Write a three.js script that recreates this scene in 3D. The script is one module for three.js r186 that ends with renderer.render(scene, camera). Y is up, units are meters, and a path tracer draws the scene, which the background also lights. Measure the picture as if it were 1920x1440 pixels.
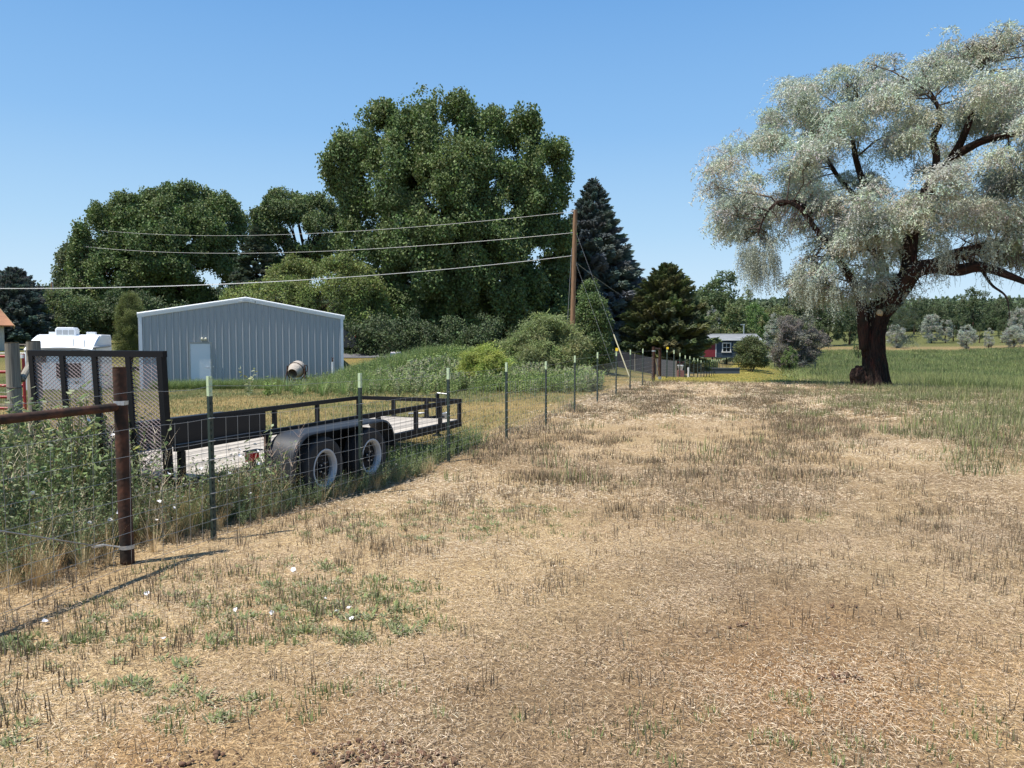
import * as THREE from 'three';
import { mergeGeometries } from 'three/addons/utils/BufferGeometryUtils.js';
import { ImprovedNoise } from 'three/addons/math/ImprovedNoise.js';

// ---------------------------------------------------------------- camera, sky, sun, exposure
const scene = new THREE.Scene();
const camera = new THREE.PerspectiveCamera(54, 4 / 3, 0.1, 4000);
camera.position.set(0, 1.66, 0);
camera.rotation.x = THREE.MathUtils.degToRad(-3.24);

const renderer = new THREE.WebGLRenderer({ antialias: true });
renderer.toneMapping = THREE.LinearToneMapping;
renderer.toneMappingExposure = 1.4;
renderer.shadowMap.enabled = true;

const SUN = new THREE.Vector3(-0.38, 0.9026, 0.202).normalize();
{
  // clear summer sky: deep blue overhead, pale toward the horizon
  const W = 512, H = 256, data = new Float32Array(W * H * 4);
  const stops = [[0, 0.5, 0.616, 0.705], [3, 0.446, 0.589, 0.701], [8, 0.317, 0.496, 0.679], [15, 0.196, 0.379, 0.634], [24, 0.122, 0.286, 0.562], [45, 0.067, 0.188, 0.446], [90, 0.046, 0.143, 0.375]];
  const at = (e) => {
    if (e <= 0) return [0.24, 0.22, 0.17];
    for (let i = 1; i < stops.length; i++) if (e <= stops[i][0]) { const a = stops[i - 1], b = stops[i], t = (e - a[0]) / (b[0] - a[0]); return [1, 2, 3].map((k) => a[k] + (b[k] - a[k]) * t); }
    return stops[stops.length - 1].slice(1);
  };
  for (let j = 0; j < H; j++) {
    const e = (j + 0.5) / H * 180 - 90, c = at(e);
    for (let i = 0; i < W; i++) { const o = (j * W + i) * 4; data[o] = c[0]; data[o + 1] = c[1]; data[o + 2] = c[2]; data[o + 3] = 1; }
  }
  const sky = new THREE.DataTexture(data, W, H, THREE.RGBAFormat, THREE.FloatType);
  sky.mapping = THREE.EquirectangularReflectionMapping; sky.magFilter = THREE.LinearFilter; sky.minFilter = THREE.LinearFilter; sky.needsUpdate = true;
  scene.background = sky; scene.environment = sky;
}
const sun = new THREE.DirectionalLight(new THREE.Color().setRGB(1, 0.95, 0.88), 5.0);
sun.name = 'sun'; sun.position.copy(SUN).multiplyScalar(200); sun.castShadow = true;
sun.shadow.mapSize.set(4096, 4096);
Object.assign(sun.shadow.camera, { left: -90, right: 90, top: 90, bottom: -90, near: 1, far: 500 });
scene.add(sun, sun.target);

// ---------------------------------------------------------------- helpers
const V = (x, y, z) => new THREE.Vector3(x, y, z);
function rng(seed) { let s = seed | 0; return () => { s = (s + 0x6d2b79f5) | 0; let t = Math.imul(s ^ (s >>> 15), 1 | s); t = (t + Math.imul(t ^ (t >>> 7), 61 | t)) ^ t; return ((t ^ (t >>> 14)) >>> 0) / 4294967296; }; }
const PN = new ImprovedNoise();
const n2 = (x, y, s = 0) => PN.noise(x, y, s * 7.31 + 0.5);
const fbm = (x, y, s = 0) => n2(x, y, s) * 0.55 + n2(x * 2.1, y * 2.1, s + 1) * 0.3 + n2(x * 4.3, y * 4.3, s + 2) * 0.15;
const clamp = (x, a = 0, b = 1) => Math.min(b, Math.max(a, x));
const smooth = (a, b, x) => { const t = clamp((x - a) / (b - a)); return t * t * (3 - 2 * t); };
const lerp = (a, b, t) => a + (b - a) * t;
function curve(pts, x) { if (x <= pts[0][0]) return pts[0][1]; for (let i = 1; i < pts.length; i++) if (x <= pts[i][0]) return lerp(pts[i - 1][1], pts[i][1], smooth(pts[i - 1][0], pts[i][0], x) * 0.5 + 0.5 * (x - pts[i - 1][0]) / (pts[i][0] - pts[i - 1][0])); return pts[pts.length - 1][1]; }
const rgb = (r, g, b) => new THREE.Color().setRGB(r, g, b);
const std = (c, roughness = 0.8, extra = {}) => new THREE.MeshStandardMaterial({ color: Array.isArray(c) ? rgb(...c) : c, roughness, side: THREE.DoubleSide, ...extra });
const leafMat = (roughness = 1, through = 0.3, coat = 0) => new THREE.MeshPhysicalMaterial({ color: 0xffffff, roughness, transmission: through, thickness: 0, clearcoat: coat, clearcoatRoughness: 0.35, side: THREE.DoubleSide, vertexColors: true });

const taken = {};
const numbered = (n) => { taken[n] = (taken[n] ?? -1) + 1; return taken[n] ? n + '_' + String(taken[n]).padStart(3, '0') : n; };
function tag(o, label, category, group, kind) { if (label) o.userData.label = label; if (category) o.userData.category = category; if (group) o.userData.group = group; if (kind) o.userData.kind = kind; return o; }
function thing(name, label, category, [x, y, z] = [0, 0, 0], turn = 0, group) {
  const o = new THREE.Group(); o.name = numbered(name); o.position.set(x, y, z); o.rotation.y = turn; scene.add(o); return tag(o, label, category, group);
}
function part(name, geometry, material, parent) {
  const g = Array.isArray(geometry) ? merge(geometry) : geometry;
  const m = new THREE.Mesh(g, material); m.name = parent === scene ? numbered(name) : name; m.castShadow = m.receiveShadow = true; parent.add(m); return m;
}
function merge(list) {
  return mergeGeometries(list.map((g) => {
    const h = g.index ? g.toNonIndexed() : g.clone();
    for (const k of Object.keys(h.attributes)) if (!['position', 'normal', 'uv'].includes(k)) h.deleteAttribute(k);
    if (!h.attributes.normal) h.computeVertexNormals();
    if (!h.attributes.uv) h.setAttribute('uv', new THREE.BufferAttribute(new Float32Array(h.attributes.position.count * 2), 2));
    return h;
  }));
}
const box = (w, h, l, x = 0, y = 0, z = 0) => new THREE.BoxGeometry(w, h, l).translate(x, y, z);
// box between two points; w across, h in the plane with "up"
function bar(p, q, w, h, up = V(0, 1, 0)) {
  const f = q.clone().sub(p), len = f.length(); f.normalize();
  let s = V().crossVectors(up, f); if (s.lengthSq() < 1e-6) s = V(1, 0, 0).cross(f); s.normalize();
  const u = V().crossVectors(f, s), m = new THREE.Matrix4().makeBasis(s, u, f).setPosition(p.clone().add(q).multiplyScalar(0.5));
  return new THREE.BoxGeometry(w, h, len).applyMatrix4(m);
}
// tube through points with a radius at each; uv in metres
function tube(pts, radii, sides = 8, cap = true, shape) {
  const pos = [], uv = [], idx = []; let n = null, len = 0;
  for (let i = 0; i < pts.length; i++) {
    const t = (pts[Math.min(i + 1, pts.length - 1)].clone().sub(pts[Math.max(i - 1, 0)])).normalize();
    if (!n) n = Math.abs(t.y) > 0.9 ? V(1, 0, 0) : V(0, 1, 0);
    n.sub(t.clone().multiplyScalar(n.dot(t))).normalize();
    const b = V().crossVectors(t, n);
    if (i) len += pts[i].distanceTo(pts[i - 1]);
    for (let k = 0; k <= sides; k++) {
      const a = k / sides * Math.PI * 2, r = radii[i] * (shape ? shape(a, len) : 1);
      pos.push(pts[i].x + (n.x * Math.cos(a) + b.x * Math.sin(a)) * r, pts[i].y + (n.y * Math.cos(a) + b.y * Math.sin(a)) * r, pts[i].z + (n.z * Math.cos(a) + b.z * Math.sin(a)) * r);
      uv.push(k / sides * Math.max(0.05, radii[0] * 6.28), len);
      if (i && k < sides) { const o = i * (sides + 1) + k, q = o - sides - 1; idx.push(q, o, q + 1, o, o + 1, q + 1); }
    }
  }
  if (cap) for (const i of [0, pts.length - 1]) {
    const c = pos.length / 3; pos.push(pts[i].x, pts[i].y, pts[i].z); uv.push(0, 0);
    for (let k = 0; k < sides; k++) { const o = i * (sides + 1) + k; idx.push(c, o, o + 1); }
  }
  const g = new THREE.BufferGeometry();
  g.setAttribute('position', new THREE.Float32BufferAttribute(pos, 3)); g.setAttribute('uv', new THREE.Float32BufferAttribute(uv, 2)); g.setIndex(idx); g.computeVertexNormals();
  return g;
}
function sag(p, q, drop, n = 16) { const o = []; for (let i = 0; i <= n; i++) { const t = i / n, v = p.clone().lerp(q, t); v.y -= drop * 4 * t * (1 - t); o.push(v); } return o; }
const rod = (p, q, r, sides = 6) => tube([p, q], [r, r], sides);
// collects loose triangles with vertex colours
class Tris {
  constructor() { this.p = []; this.c = []; }
  tri(a, b, c, col) { for (const v of [a, b, c]) { this.p.push(v.x, v.y, v.z); this.c.push(col[0], col[1], col[2]); } }
  quad(a, b, c, d, col) { this.tri(a, b, c, col); this.tri(a, c, d, col); }
  build() { const g = new THREE.BufferGeometry(); g.setAttribute('position', new THREE.Float32BufferAttribute(this.p, 3)); g.setAttribute('color', new THREE.Float32BufferAttribute(this.c, 3)); g.computeVertexNormals(); return g; }
}
const sph = (R) => { const z = R() * 2 - 1, a = R() * 6.2832, s = Math.sqrt(1 - z * z); return V(s * Math.cos(a), z, s * Math.sin(a)); };
// leaf: folded diamond from base along dir
function leaf(T, base, dir, side, len, w, col) {
  const mid = base.clone().addScaledVector(dir, len * 0.45), tip = base.clone().addScaledVector(dir, len), n = V().crossVectors(dir, side).normalize();
  const l = mid.clone().addScaledVector(side, w / 2).addScaledVector(n, w * 0.12), r = mid.clone().addScaledVector(side, -w / 2).addScaledVector(n, w * 0.12);
  T.tri(base, l, tip, col); T.tri(base, tip, r, col);
}
// blade of grass: tapering strip, bends over
function blade(T, base, dir, len, w, bend, col, segs = 2) {
  const side = V(-dir.z, 0, dir.x); if (side.lengthSq() < 1e-6) side.set(1, 0, 0); side.normalize().multiplyScalar(w / 2);
  const out = V(dir.x, 0, dir.z); if (out.lengthSq() > 1e-6) out.normalize();
  let p = base.clone(), d = dir.clone(), a = p.clone().sub(side), b = p.clone().add(side);
  for (let i = 1; i <= segs; i++) {
    p = p.clone().addScaledVector(d, len / segs); d.addScaledVector(out, bend / segs); d.y -= bend * 0.8 / segs; d.normalize();
    const k = 1 - i / segs * 0.85, a2 = p.clone().addScaledVector(side, -k), b2 = p.clone().addScaledVector(side, k);
    if (i === segs) T.tri(a, b, p, col); else { T.quad(a, b, b2, a2, col); a = a2; b = b2; }
  }
}
const jitter = (c, R, k = 0.2) => { const f = 1 + (R() - 0.5) * 2 * k; return [c[0] * f * (1 + (R() - 0.5) * k * 0.6), c[1] * f, c[2] * f * (1 + (R() - 0.5) * k * 0.6)]; };
const mixc = (a, b, t) => [lerp(a[0], b[0], t), lerp(a[1], b[1], t), lerp(a[2], b[2], t)];
// many copies of one small geometry as a single object; spots: [x, y, z, turn, scale, tiltX, tiltZ, [r,g,b]]
function scatter(name, geometry, material, spots, parent = scene, free = false) {
  const m = new THREE.InstancedMesh(geometry, material, spots.length), o = new THREE.Object3D(), c = new THREE.Color();
  spots.forEach((s, i) => {
    o.position.set(s[0], s[1], s[2]); o.rotation.set(s[5] || 0, s[3], s[6] || 0, free ? 'XYZ' : 'YXZ'); o.scale.setScalar(s[4]); if (s[8]) o.scale.y *= s[8]; o.updateMatrix(); m.setMatrixAt(i, o.matrix);
    m.setColorAt(i, s[7] ? c.setRGB(...s[7]) : c.setRGB(1, 1, 1));
  });
  m.name = parent === scene ? numbered(name) : name; m.castShadow = m.receiveShadow = true; m.userData.kind = 'stuff'; parent.add(m); return m;
}

// ---------------------------------------------------------------- terrain (x right, d = distance ahead, both in metres)
const fenceX = (d) => -4.57 + 0.3375 * d;
const CEN = [[0, 0], [30, 0], [60, 0.35], [80, 0.2], [120, 0], [200, 3], [320, 8], [1000, 16]];
const LEF = [[0, 0], [20, -0.05], [27, -0.2], [34, -0.55], [39, -0.5], [46, 0.9], [60, 1.3], [90, 2.8], [150, 5], [300, 9], [1000, 16]];
const RIG = [[0, 0], [5, -0.1], [14, -0.62], [25, -1.2], [50, -1.6], [86, -1.75], [115, -1.2], [150, 0.6], [190, 3.6], [290, 8], [1000, 16]];
function ground(x, d) {
  const u = x - fenceX(d);
  const s1 = d - 30, s2 = (x - 15.6) * 0.85 + (d - 24) * 0.45, s = Math.max(0, 0.5 * (s1 + s2 + Math.sqrt((s1 - s2) ** 2 + 9)) - 0.6);
  const c = curve(CEN, d), l = curve(LEF, d), r0 = curve(RIG, s);
  const drop = 0.55 * smooth(2, 9, u) * smooth(0.5, 9, s) * (1 - smooth(60, 110, s));
  const wL = smooth(-6, -16, u), wR = smooth(-9, -0.5, u);
  let h = lerp(lerp(c, l, wL), r0 - drop, wR);
  h -= 0.075 * smooth(6.5, 9.5, d) * (1 - smooth(16, 21, d)) * Math.exp(-((u / 5) ** 2));
  h += 0.85 * Math.exp(-(((x + 3.4) / 4.2) ** 2) - (((d - 33.5) / 3.6) ** 2));                   // weedy spoil heap beside the shed
  h += (fbm(x * 0.25, d * 0.25, 3) * 0.07 + n2(x * 1.1, d * 1.1, 4) * 0.02) * smooth(2, 9, d);
  h += n2(x * 2.3, d * 2.3, 5) * 0.012;
  return h;
}
const P = (x, d, dy = 0) => V(x, ground(x, d) + dy, -d);


// ---------------------------------------------------------------- ground
const STRAW = [0.63, 0.50, 0.35], PALE = [0.81, 0.68, 0.50], BROWN = [0.37, 0.29, 0.215], SOIL = [0.50, 0.29, 0.13], LAWN = [0.15, 0.215, 0.055], MOWN = [0.56, 0.49, 0.20], DEEP = [0.10, 0.165, 0.04];
const inField = (x, d) => d > 27 && d < 165 && x > 21.0 + 0.25 * (d - 45) + n2(x * 0.3, d * 0.3, 9) * 1.5 && crest(x, d) > 11.5 + n2(x * 0.25, d * 0.25, 10) * 3;
function crest(x, d) { const s1 = d - 30, s2 = (x - 15.6) * 0.85 + (d - 24) * 0.45; return 0.5 * (s1 + s2 + Math.sqrt((s1 - s2) ** 2 + 9)) - 0.6; }
const greenNearTree = (x, d) => smooth(0, 5, x - (5.4 + (d - 9) * 0.2) + n2(x * 0.45, d * 0.45, 12) * 3) * smooth(6, 11, d);
function groundColor(x, d) {
  const u = x - fenceX(d), f = fbm(x * 0.22, d * 0.22, 20), f2 = fbm(x * 0.8, d * 0.8, 21);
  let c = mixc(STRAW, PALE, clamp(0.5 + f2 * 1.3)); c = mixc(c, BROWN, clamp(f * 2.6 + 0.25) * 0.85);
  if (u > -2 && crest(x, d) < 1) {
    c = mixc(c, PALE, 0.45 * smooth(0.55, 0.95, 0.5 + 0.5 * Math.sin(u * 1.25 + n2(x * 0.3, d * 0.12, 25) * 2.5)) * clamp(0.6 + f2 * 2));   // strips left by the mower
    for (const [sx, sd, r] of [[1.5, 3.6, 0.75], [-0.5, 2.95, 0.55], [2.3, 4.2, 0.6], [-1.5, 2.9, 0.35]]) c = mixc(c, SOIL, 0.7 * Math.exp(-(((x - sx) ** 2 + (d - sd) ** 2) / (r * r))) * clamp(0.7 + f2 * 2));
    c = mixc(c, [0.25, 0.25, 0.11], greenNearTree(x, d) * clamp(0.45 + f2 * 1.4) * 0.75);
  }
  const k = crest(x, d);
  if (u > -1.5 && k > -1) {
    const stripe = Math.sin((u * 0.9 + n2(x * 0.2, d * 0.2, 31) * 2)) * 0.5 + 0.5;
    const mown = mixc(MOWN, LAWN, clamp(smooth(2, 11, u + n2(x * 0.2, d * 0.2, 33) * 4) * 0.9 + stripe * 0.3 * (1 - smooth(0, 10, u)) + f * 0.5));
    let far = mown;
    if (inField(x, d)) far = DEEP;
    if (d > 150) far = mixc(far, [0.46, 0.39, 0.22], smooth(150, 160, d + n2(x * 0.05, 1, 3) * 8) * (1 - smooth(172, 182, d)));
    if (d > 172) far = mixc(far, [0.2, 0.25, 0.07], smooth(172, 184, d));
    c = mixc(c, far, smooth(-0.6, 1.2, k + f2 * 1.5));
  }
  if (u < 0) {
    const dry = mixc([0.58, 0.47, 0.22], [0.24, 0.25, 0.09], clamp(0.35 + f * 1.8 + f2 * 0.6));
    let left = mixc(c, dry, smooth(0, -1.5, u) * smooth(6, 9, d));
    left = mixc(left, LAWN, clamp(smooth(30, 40, d) * smooth(-2, -6, u) + smooth(-13, -18, x) * smooth(8, 14, d)) * clamp(0.75 + f));
    c = left;
  }
  if (x < -6.2 && x > -8.8 && d > 29 && d < 37) c = mixc(c, [0.52, 0.38, 0.27], smooth(0, 1, 1.6 - Math.abs(x + 7.4) - f2));
  return c;
}
function strawTextures() {
  const S = 1024, R = rng(7), cv = document.createElement('canvas'), bv = document.createElement('canvas');
  cv.width = cv.height = bv.width = bv.height = S;
  const c = cv.getContext('2d'), b = bv.getContext('2d');
  c.fillStyle = '#a3957c'; c.fillRect(0, 0, S, S); b.fillStyle = '#404040'; b.fillRect(0, 0, S, S);
  for (let i = 0; i < 26000; i++) {
    const x = R() * S, y = R() * S, a = R() * 6.283, l = 10 + R() * R() * 46, w = 0.8 + R() * 1.8, t = i / 26000, v = R();
    const tone = v < 0.18 ? [96, 82, 64] : v < 0.45 ? [190, 172, 138] : v < 0.8 ? [226, 211, 178] : [250, 240, 214], k = 0.85 + R() * 0.2;
    const dx = Math.cos(a) * l, dy = Math.sin(a) * l, q = (R() - 0.5) * l * 0.5;
    c.strokeStyle = `rgb(${tone.map((z) => Math.min(255, z * k | 0)).join(',')})`; c.lineWidth = w;
    const hgt = 70 + t * 120 + R() * 60 | 0; b.strokeStyle = `rgb(${hgt},${hgt},${hgt})`; b.lineWidth = w + 0.5;
    for (const ox of [-S, 0, S]) for (const oy of [-S, 0, S]) {
      if (x + ox < -60 || x + ox > S + 60 || y + oy < -60 || y + oy > S + 60) continue;
      for (const g of [c, b]) { g.beginPath(); g.moveTo(x + ox, y + oy); g.quadraticCurveTo(x + ox + dx / 2 - dy / l * q * 0.5, y + oy + dy / 2 + dx / l * q * 0.5, x + ox + dx, y + oy + dy); g.stroke(); }
    }
  }
  return [cv, bv].map((z, i) => { const t = new THREE.CanvasTexture(z); t.wrapS = t.wrapT = THREE.RepeatWrapping; if (!i) t.colorSpace = THREE.SRGBColorSpace; return t; });
}
const [strawMap, strawBump] = strawTextures();
{
  const axis = (stops) => { const o = []; for (let i = 1; i < stops.length; i++) { const [a, , ] = stops[i - 1], [b, step] = stops[i]; const n = Math.max(1, Math.round((b - a) / step)); for (let k = 0; k < n; k++) o.push(a + (b - a) * k / n); } o.push(stops[stops.length - 1][0]); return o; };
  const xs = axis([[-1400], [-300, 100], [-120, 20], [-60, 5], [-24, 1.5], [-10, 0.5], [10, 0.25], [24, 0.5], [60, 1.5], [130, 5], [300, 20], [1400, 100]]);
  const ds = axis([[-40], [-4, 6], [2, 0.5], [14, 0.25], [40, 0.5], [70, 1], [130, 2.5], [260, 8], [500, 30], [1600, 120]]);
  const nx = xs.length, nd = ds.length, pos = new Float32Array(nx * nd * 3), col = new Float32Array(nx * nd * 3), uv = new Float32Array(nx * nd * 2), idx = [];
  for (let j = 0; j < nd; j++) for (let i = 0; i < nx; i++) {
    const o = j * nx + i, x = xs[i], d = ds[j];
    pos.set([x, ground(x, d), -d], o * 3); uv.set([x / 1.7, d / 1.7], o * 2); col.set(groundColor(x, d), o * 3);
    if (i && j) idx.push(o - nx - 1, o - nx, o - 1, o - nx, o, o - 1);
  }
  const g = new THREE.BufferGeometry();
  g.setAttribute('position', new THREE.BufferAttribute(pos, 3)); g.setAttribute('color', new THREE.BufferAttribute(col, 3)); g.setAttribute('uv', new THREE.BufferAttribute(uv, 2)); g.setIndex(idx); g.computeVertexNormals();
  const m = part('ground', g, new THREE.MeshStandardMaterial({ map: strawMap, bumpMap: strawBump, bumpScale: 0.008, vertexColors: true, roughness: 1, side: THREE.DoubleSide }), scene);
  tag(m, 'dry straw covered ground sloping down to a green field', 'ground', null, 'structure');
}

// ---------------------------------------------------------------- low grass, litter and weeds (uncountable)
const inView = (x, d, m = 0.8) => Math.abs(x) < d * 0.70 + m;
const strawMat = leafMat(0.9, 0), grassMat = leafMat(1, 0.25);
function strawPatch(seed, n, r, len, w, pal) {
  const R = rng(seed), T = new Tris();
  for (let i = 0; i < n; i++) {
    const a = R() * 6.283, q = Math.sqrt(R()) * r, az = R() * 6.283, lift = R() * R() * 0.28, l = len * (0.4 + R() * 0.9), base = V(Math.cos(a) * q, 0.003 + R() * 0.018, Math.sin(a) * q);
    const d = V(Math.cos(az) * Math.cos(lift), Math.sin(lift), Math.sin(az) * Math.cos(lift)), s = V(-Math.sin(az), (R() - 0.5) * 1.2, Math.cos(az)).normalize().multiplyScalar(w * (0.5 + R() * 0.7));
    const col = jitter(pal[Math.floor(R() * R() * pal.length)], R, 0.2), e = base.clone().addScaledVector(d, l), mid = base.clone().addScaledVector(d, l / 2); mid.y += l * 0.06;
    T.quad(base.clone().sub(s), base.clone().add(s), mid.clone().add(s), mid.clone().sub(s), col); T.tri(mid.clone().sub(s), mid.clone().add(s), e, col);
  }
  return T.build();
}
const strawPal = [[0.62, 0.495, 0.34], [0.54, 0.42, 0.28], [0.78, 0.655, 0.475], [0.41, 0.305, 0.20], [0.29, 0.22, 0.15], [0.20, 0.155, 0.11]];
function stubbleTuft(seed, n, r, h, w, pal) {
  const R = rng(seed), T = new Tris();
  for (let i = 0; i < n; i++) {
    const a = R() * 6.283, q = Math.sqrt(R()) * r, lean = V((R() - 0.5) * 0.7 + 0.12, 1, (R() - 0.5) * 0.7).normalize();
    blade(T, V(Math.cos(a) * q, 0, Math.sin(a) * q), lean, h * (0.45 + R() * 0.75), w * (0.7 + R() * 0.6), (R() - 0.3) * 0.5, jitter(pal[Math.floor(R() * pal.length)], R, 0.22));
  }
  return T.build();
}
const stubPal = [[0.17, 0.12, 0.075], [0.135, 0.10, 0.062], [0.22, 0.16, 0.10], [0.15, 0.13, 0.065], [0.30, 0.22, 0.135]];
const greenPal = [[0.21, 0.24, 0.075], [0.24, 0.265, 0.095], [0.28, 0.29, 0.13], [0.16, 0.20, 0.06]];
const sp = (x, d, R, s0, s1, col, dy = 0) => [x, ground(x, d) + dy, -d, R() * 6.283, lerp(s0, s1, R()), (R() - 0.5) * 0.12, (R() - 0.5) * 0.12, col];
{
  const R = rng(101), near = [], mid = [], far = [], stub = [], stubFar = [], gr = [], grFar = [];
  const drift = (x, d) => { const u = (x - fenceX(d)) * 0.947, a = d * 1.055; return clamp(fbm(u * 0.55, a * 0.16, 40) * 2.6 + 0.42 + 0.8 * n2(x * 1.6, d * 1.2, 41), 0.06 + 0.14 * smooth(8, 5, d)); };
  const each = (d0, d1, per, f) => { const area = 0.74 * (d1 * d1 - d0 * d0), n = Math.round(area * per); for (let i = 0; i < n; i++) { const d = Math.sqrt(lerp(d0 * d0, d1 * d1, R())), x = (R() * 2 - 1) * (d * 0.72 + 0.3); if (x > fenceX(d) - 0.5 && crest(x, d) < 0.8) f(x, d); } };
  each(2.3, 7, 50, (x, d) => R() < 0.55 + 1.4 * n2(x * 1.3, d * 1.3, 47) + 0.3 && near.push(sp(x, d, R, 0.8, 1.25, mixc([1, 1, 1], [0.75, 0.62, 0.5], clamp(fbm(x * 0.6, d * 0.6, 44) + 0.3)))));
  each(7, 16, 18, (x, d) => R() < 0.7 + 1.2 * n2(x * 0.9, d * 0.9, 47) && mid.push(sp(x, d, R, 0.8, 1.3, mixc([1, 1, 1], [0.78, 0.68, 0.55], clamp(fbm(x * 0.4, d * 0.4, 44) + 0.3)))));
  each(16, 33, 6, (x, d) => far.push(sp(x, d, R, 0.8, 1.3)));
  each(2.3, 9, 95, (x, d) => { if (R() < drift(x, d) * 0.9) stub.push(sp(x, d, R, 0.55, 1.25)); });
  each(9, 32, 30, (x, d) => { if (R() < drift(x, d) + greenNearTree(x, d) * 0.3) stubFar.push(sp(x, d, R, 0.7, 1.3, mixc([1, 1, 1], [0.62, 1.0, 0.5], greenNearTree(x, d) * R()))); });
  // greener tufts: left of the lawn near the brace post, and toward the silver tree
  const spots = [[-1.6, 4.5, 0.75, 95], [-1.15, 4.9, 0.5, 40], [-0.9, 4.35, 0.4, 35], [-2.6, 4.05, 0.22, 22], [-1.9, 5.3, 0.5, 25], [-0.75, 3.4, 0.3, 12], [-1.7, 3.3, 0.35, 12], [0.6, 3.1, 0.25, 10], [1.5, 2.95, 0.3, 12], [0.15, 6.6, 0.5, 18], [0.9, 9, 0.5, 14], [-0.35, 7.4, 0.7, 30], [-0.9, 6.7, 0.8, 45], [2.2, 7.2, 0.6, 16], [-2.6, 3.0, 0.5, 14], [1.35, 3.35, 0.12, 6], [2.2, 3.1, 0.3, 9]];
  for (const [cx, cd, r, n] of spots) for (let i = 0; i < n; i++) { const a = R() * 6.283, q = r * Math.sqrt(R()) * 1.1; gr.push(sp(cx + Math.cos(a) * q * 1.5, cd + Math.sin(a) * q * 0.7, R, 0.6, 1.3)); }
  each(2.6, 9, 2.2, (x, d) => { if (R() < 0.35 + n2(x * 0.5, d * 0.5, 60)) gr.push(sp(x, d, R, 0.4, 0.9)); });
  each(9, 32, 18, (x, d) => { if (R() < greenNearTree(x, d) * (0.55 + 0.9 * n2(x * 0.5, d * 0.4, 61)) + 0.03) grFar.push(sp(x, d, R, 0.8, 1.7)); });
  for (let v = 0; v < 2; v++) {
    tag(scatter('straw_litter', strawPatch(11 + v, 130, 0.26, 0.028, 0.0009, strawPal), strawMat, near.filter((_, i) => i % 2 === v)), v ? 'bleached straw litter on the near ground' : 'loose cut straw scattered over the near ground', 'straw');
  }
  tag(scatter('straw_litter', strawPatch(13, 130, 0.42, 0.045, 0.0019, strawPal), strawMat, mid), 'loose straw across the middle of the dry lot', 'straw');
  tag(scatter('straw_litter', strawPatch(14, 110, 0.7, 0.07, 0.0045, strawPal), strawMat, far), 'loose straw toward the far edge of the dry lot', 'straw');
  tag(scatter('dry_stubble', stubbleTuft(21, 9, 0.085, 0.095, 0.0052, stubPal), strawMat, stub), 'short brown grass stubble standing in the near straw', 'stubble');
  tag(scatter('dry_stubble', stubbleTuft(22, 26, 0.2, 0.10, 0.010, stubPal), strawMat, stubFar), 'brown grass stubble over the back of the dry lot', 'stubble');
  tag(scatter('green_grass', stubbleTuft(23, 18, 0.08, 0.05, 0.007, greenPal), grassMat, gr), 'sparse green grass sprigs in the near straw', 'grass');
  tag(scatter('green_grass', stubbleTuft(24, 26, 0.2, 0.16, 0.011, [...greenPal, [0.22, 0.23, 0.11], [0.3, 0.27, 0.14]]), grassMat, grFar), 'green and brown grass below the silver tree', 'grass');
}
{ // mown lawn and dry lawn left of the fence, and the slope beyond the crest
  const R = rng(102), dry = [], lush = [], mown = [];
  for (let i = 0; i < 9000; i++) {
    const d = Math.sqrt(lerp(64, 42 * 42, R())), x = -R() * (d * 0.7 + 3) + fenceX(d) * R(); if (x > fenceX(d) - 0.3 || !inView(x, d, 1)) continue;
    const g = fbm(x * 0.22, d * 0.22, 20) * 1.8 + 0.35; (R() < g * 0.8 || x < -14 ? lush : dry).push(sp(x, d, R, 0.7, 1.4));
  }
  for (let i = 0; i < 15000; i++) { const d = lerp(29, 125, R() ** 1.4), x = fenceX(d) + R() * R() * 34 - 0.3; if (crest(x, d) < 0.2 || inField(x, d) || !inView(x, d, 1)) continue; const u = x - fenceX(d); mown.push(sp(x, d, R, 0.6, 1.2, R() < smooth(0, 11, u) ? [0.8, 1, 0.75] : [2.6, 1.9, 1.5])); }
  tag(scatter('dry_lawn_grass', stubbleTuft(31, 34, 0.34, 0.06, 0.009, [[0.5, 0.39, 0.18], [0.42, 0.34, 0.15], [0.3, 0.27, 0.11], [0.2, 0.21, 0.08]]), strawMat, dry), 'patchy yellow lawn grass behind the wire fence', 'grass');
  tag(scatter('lawn_grass', stubbleTuft(32, 34, 0.34, 0.075, 0.011, greenPal), grassMat, lush), 'green lawn grass around the shed and camper', 'grass');
  tag(scatter('mown_grass', stubbleTuft(33, 26, 0.5, 0.08, 0.02, [[0.17, 0.21, 0.06], [0.22, 0.24, 0.08]]), grassMat, mown), 'mown grass on the slope beyond the dry lot', 'grass');
}
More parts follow.
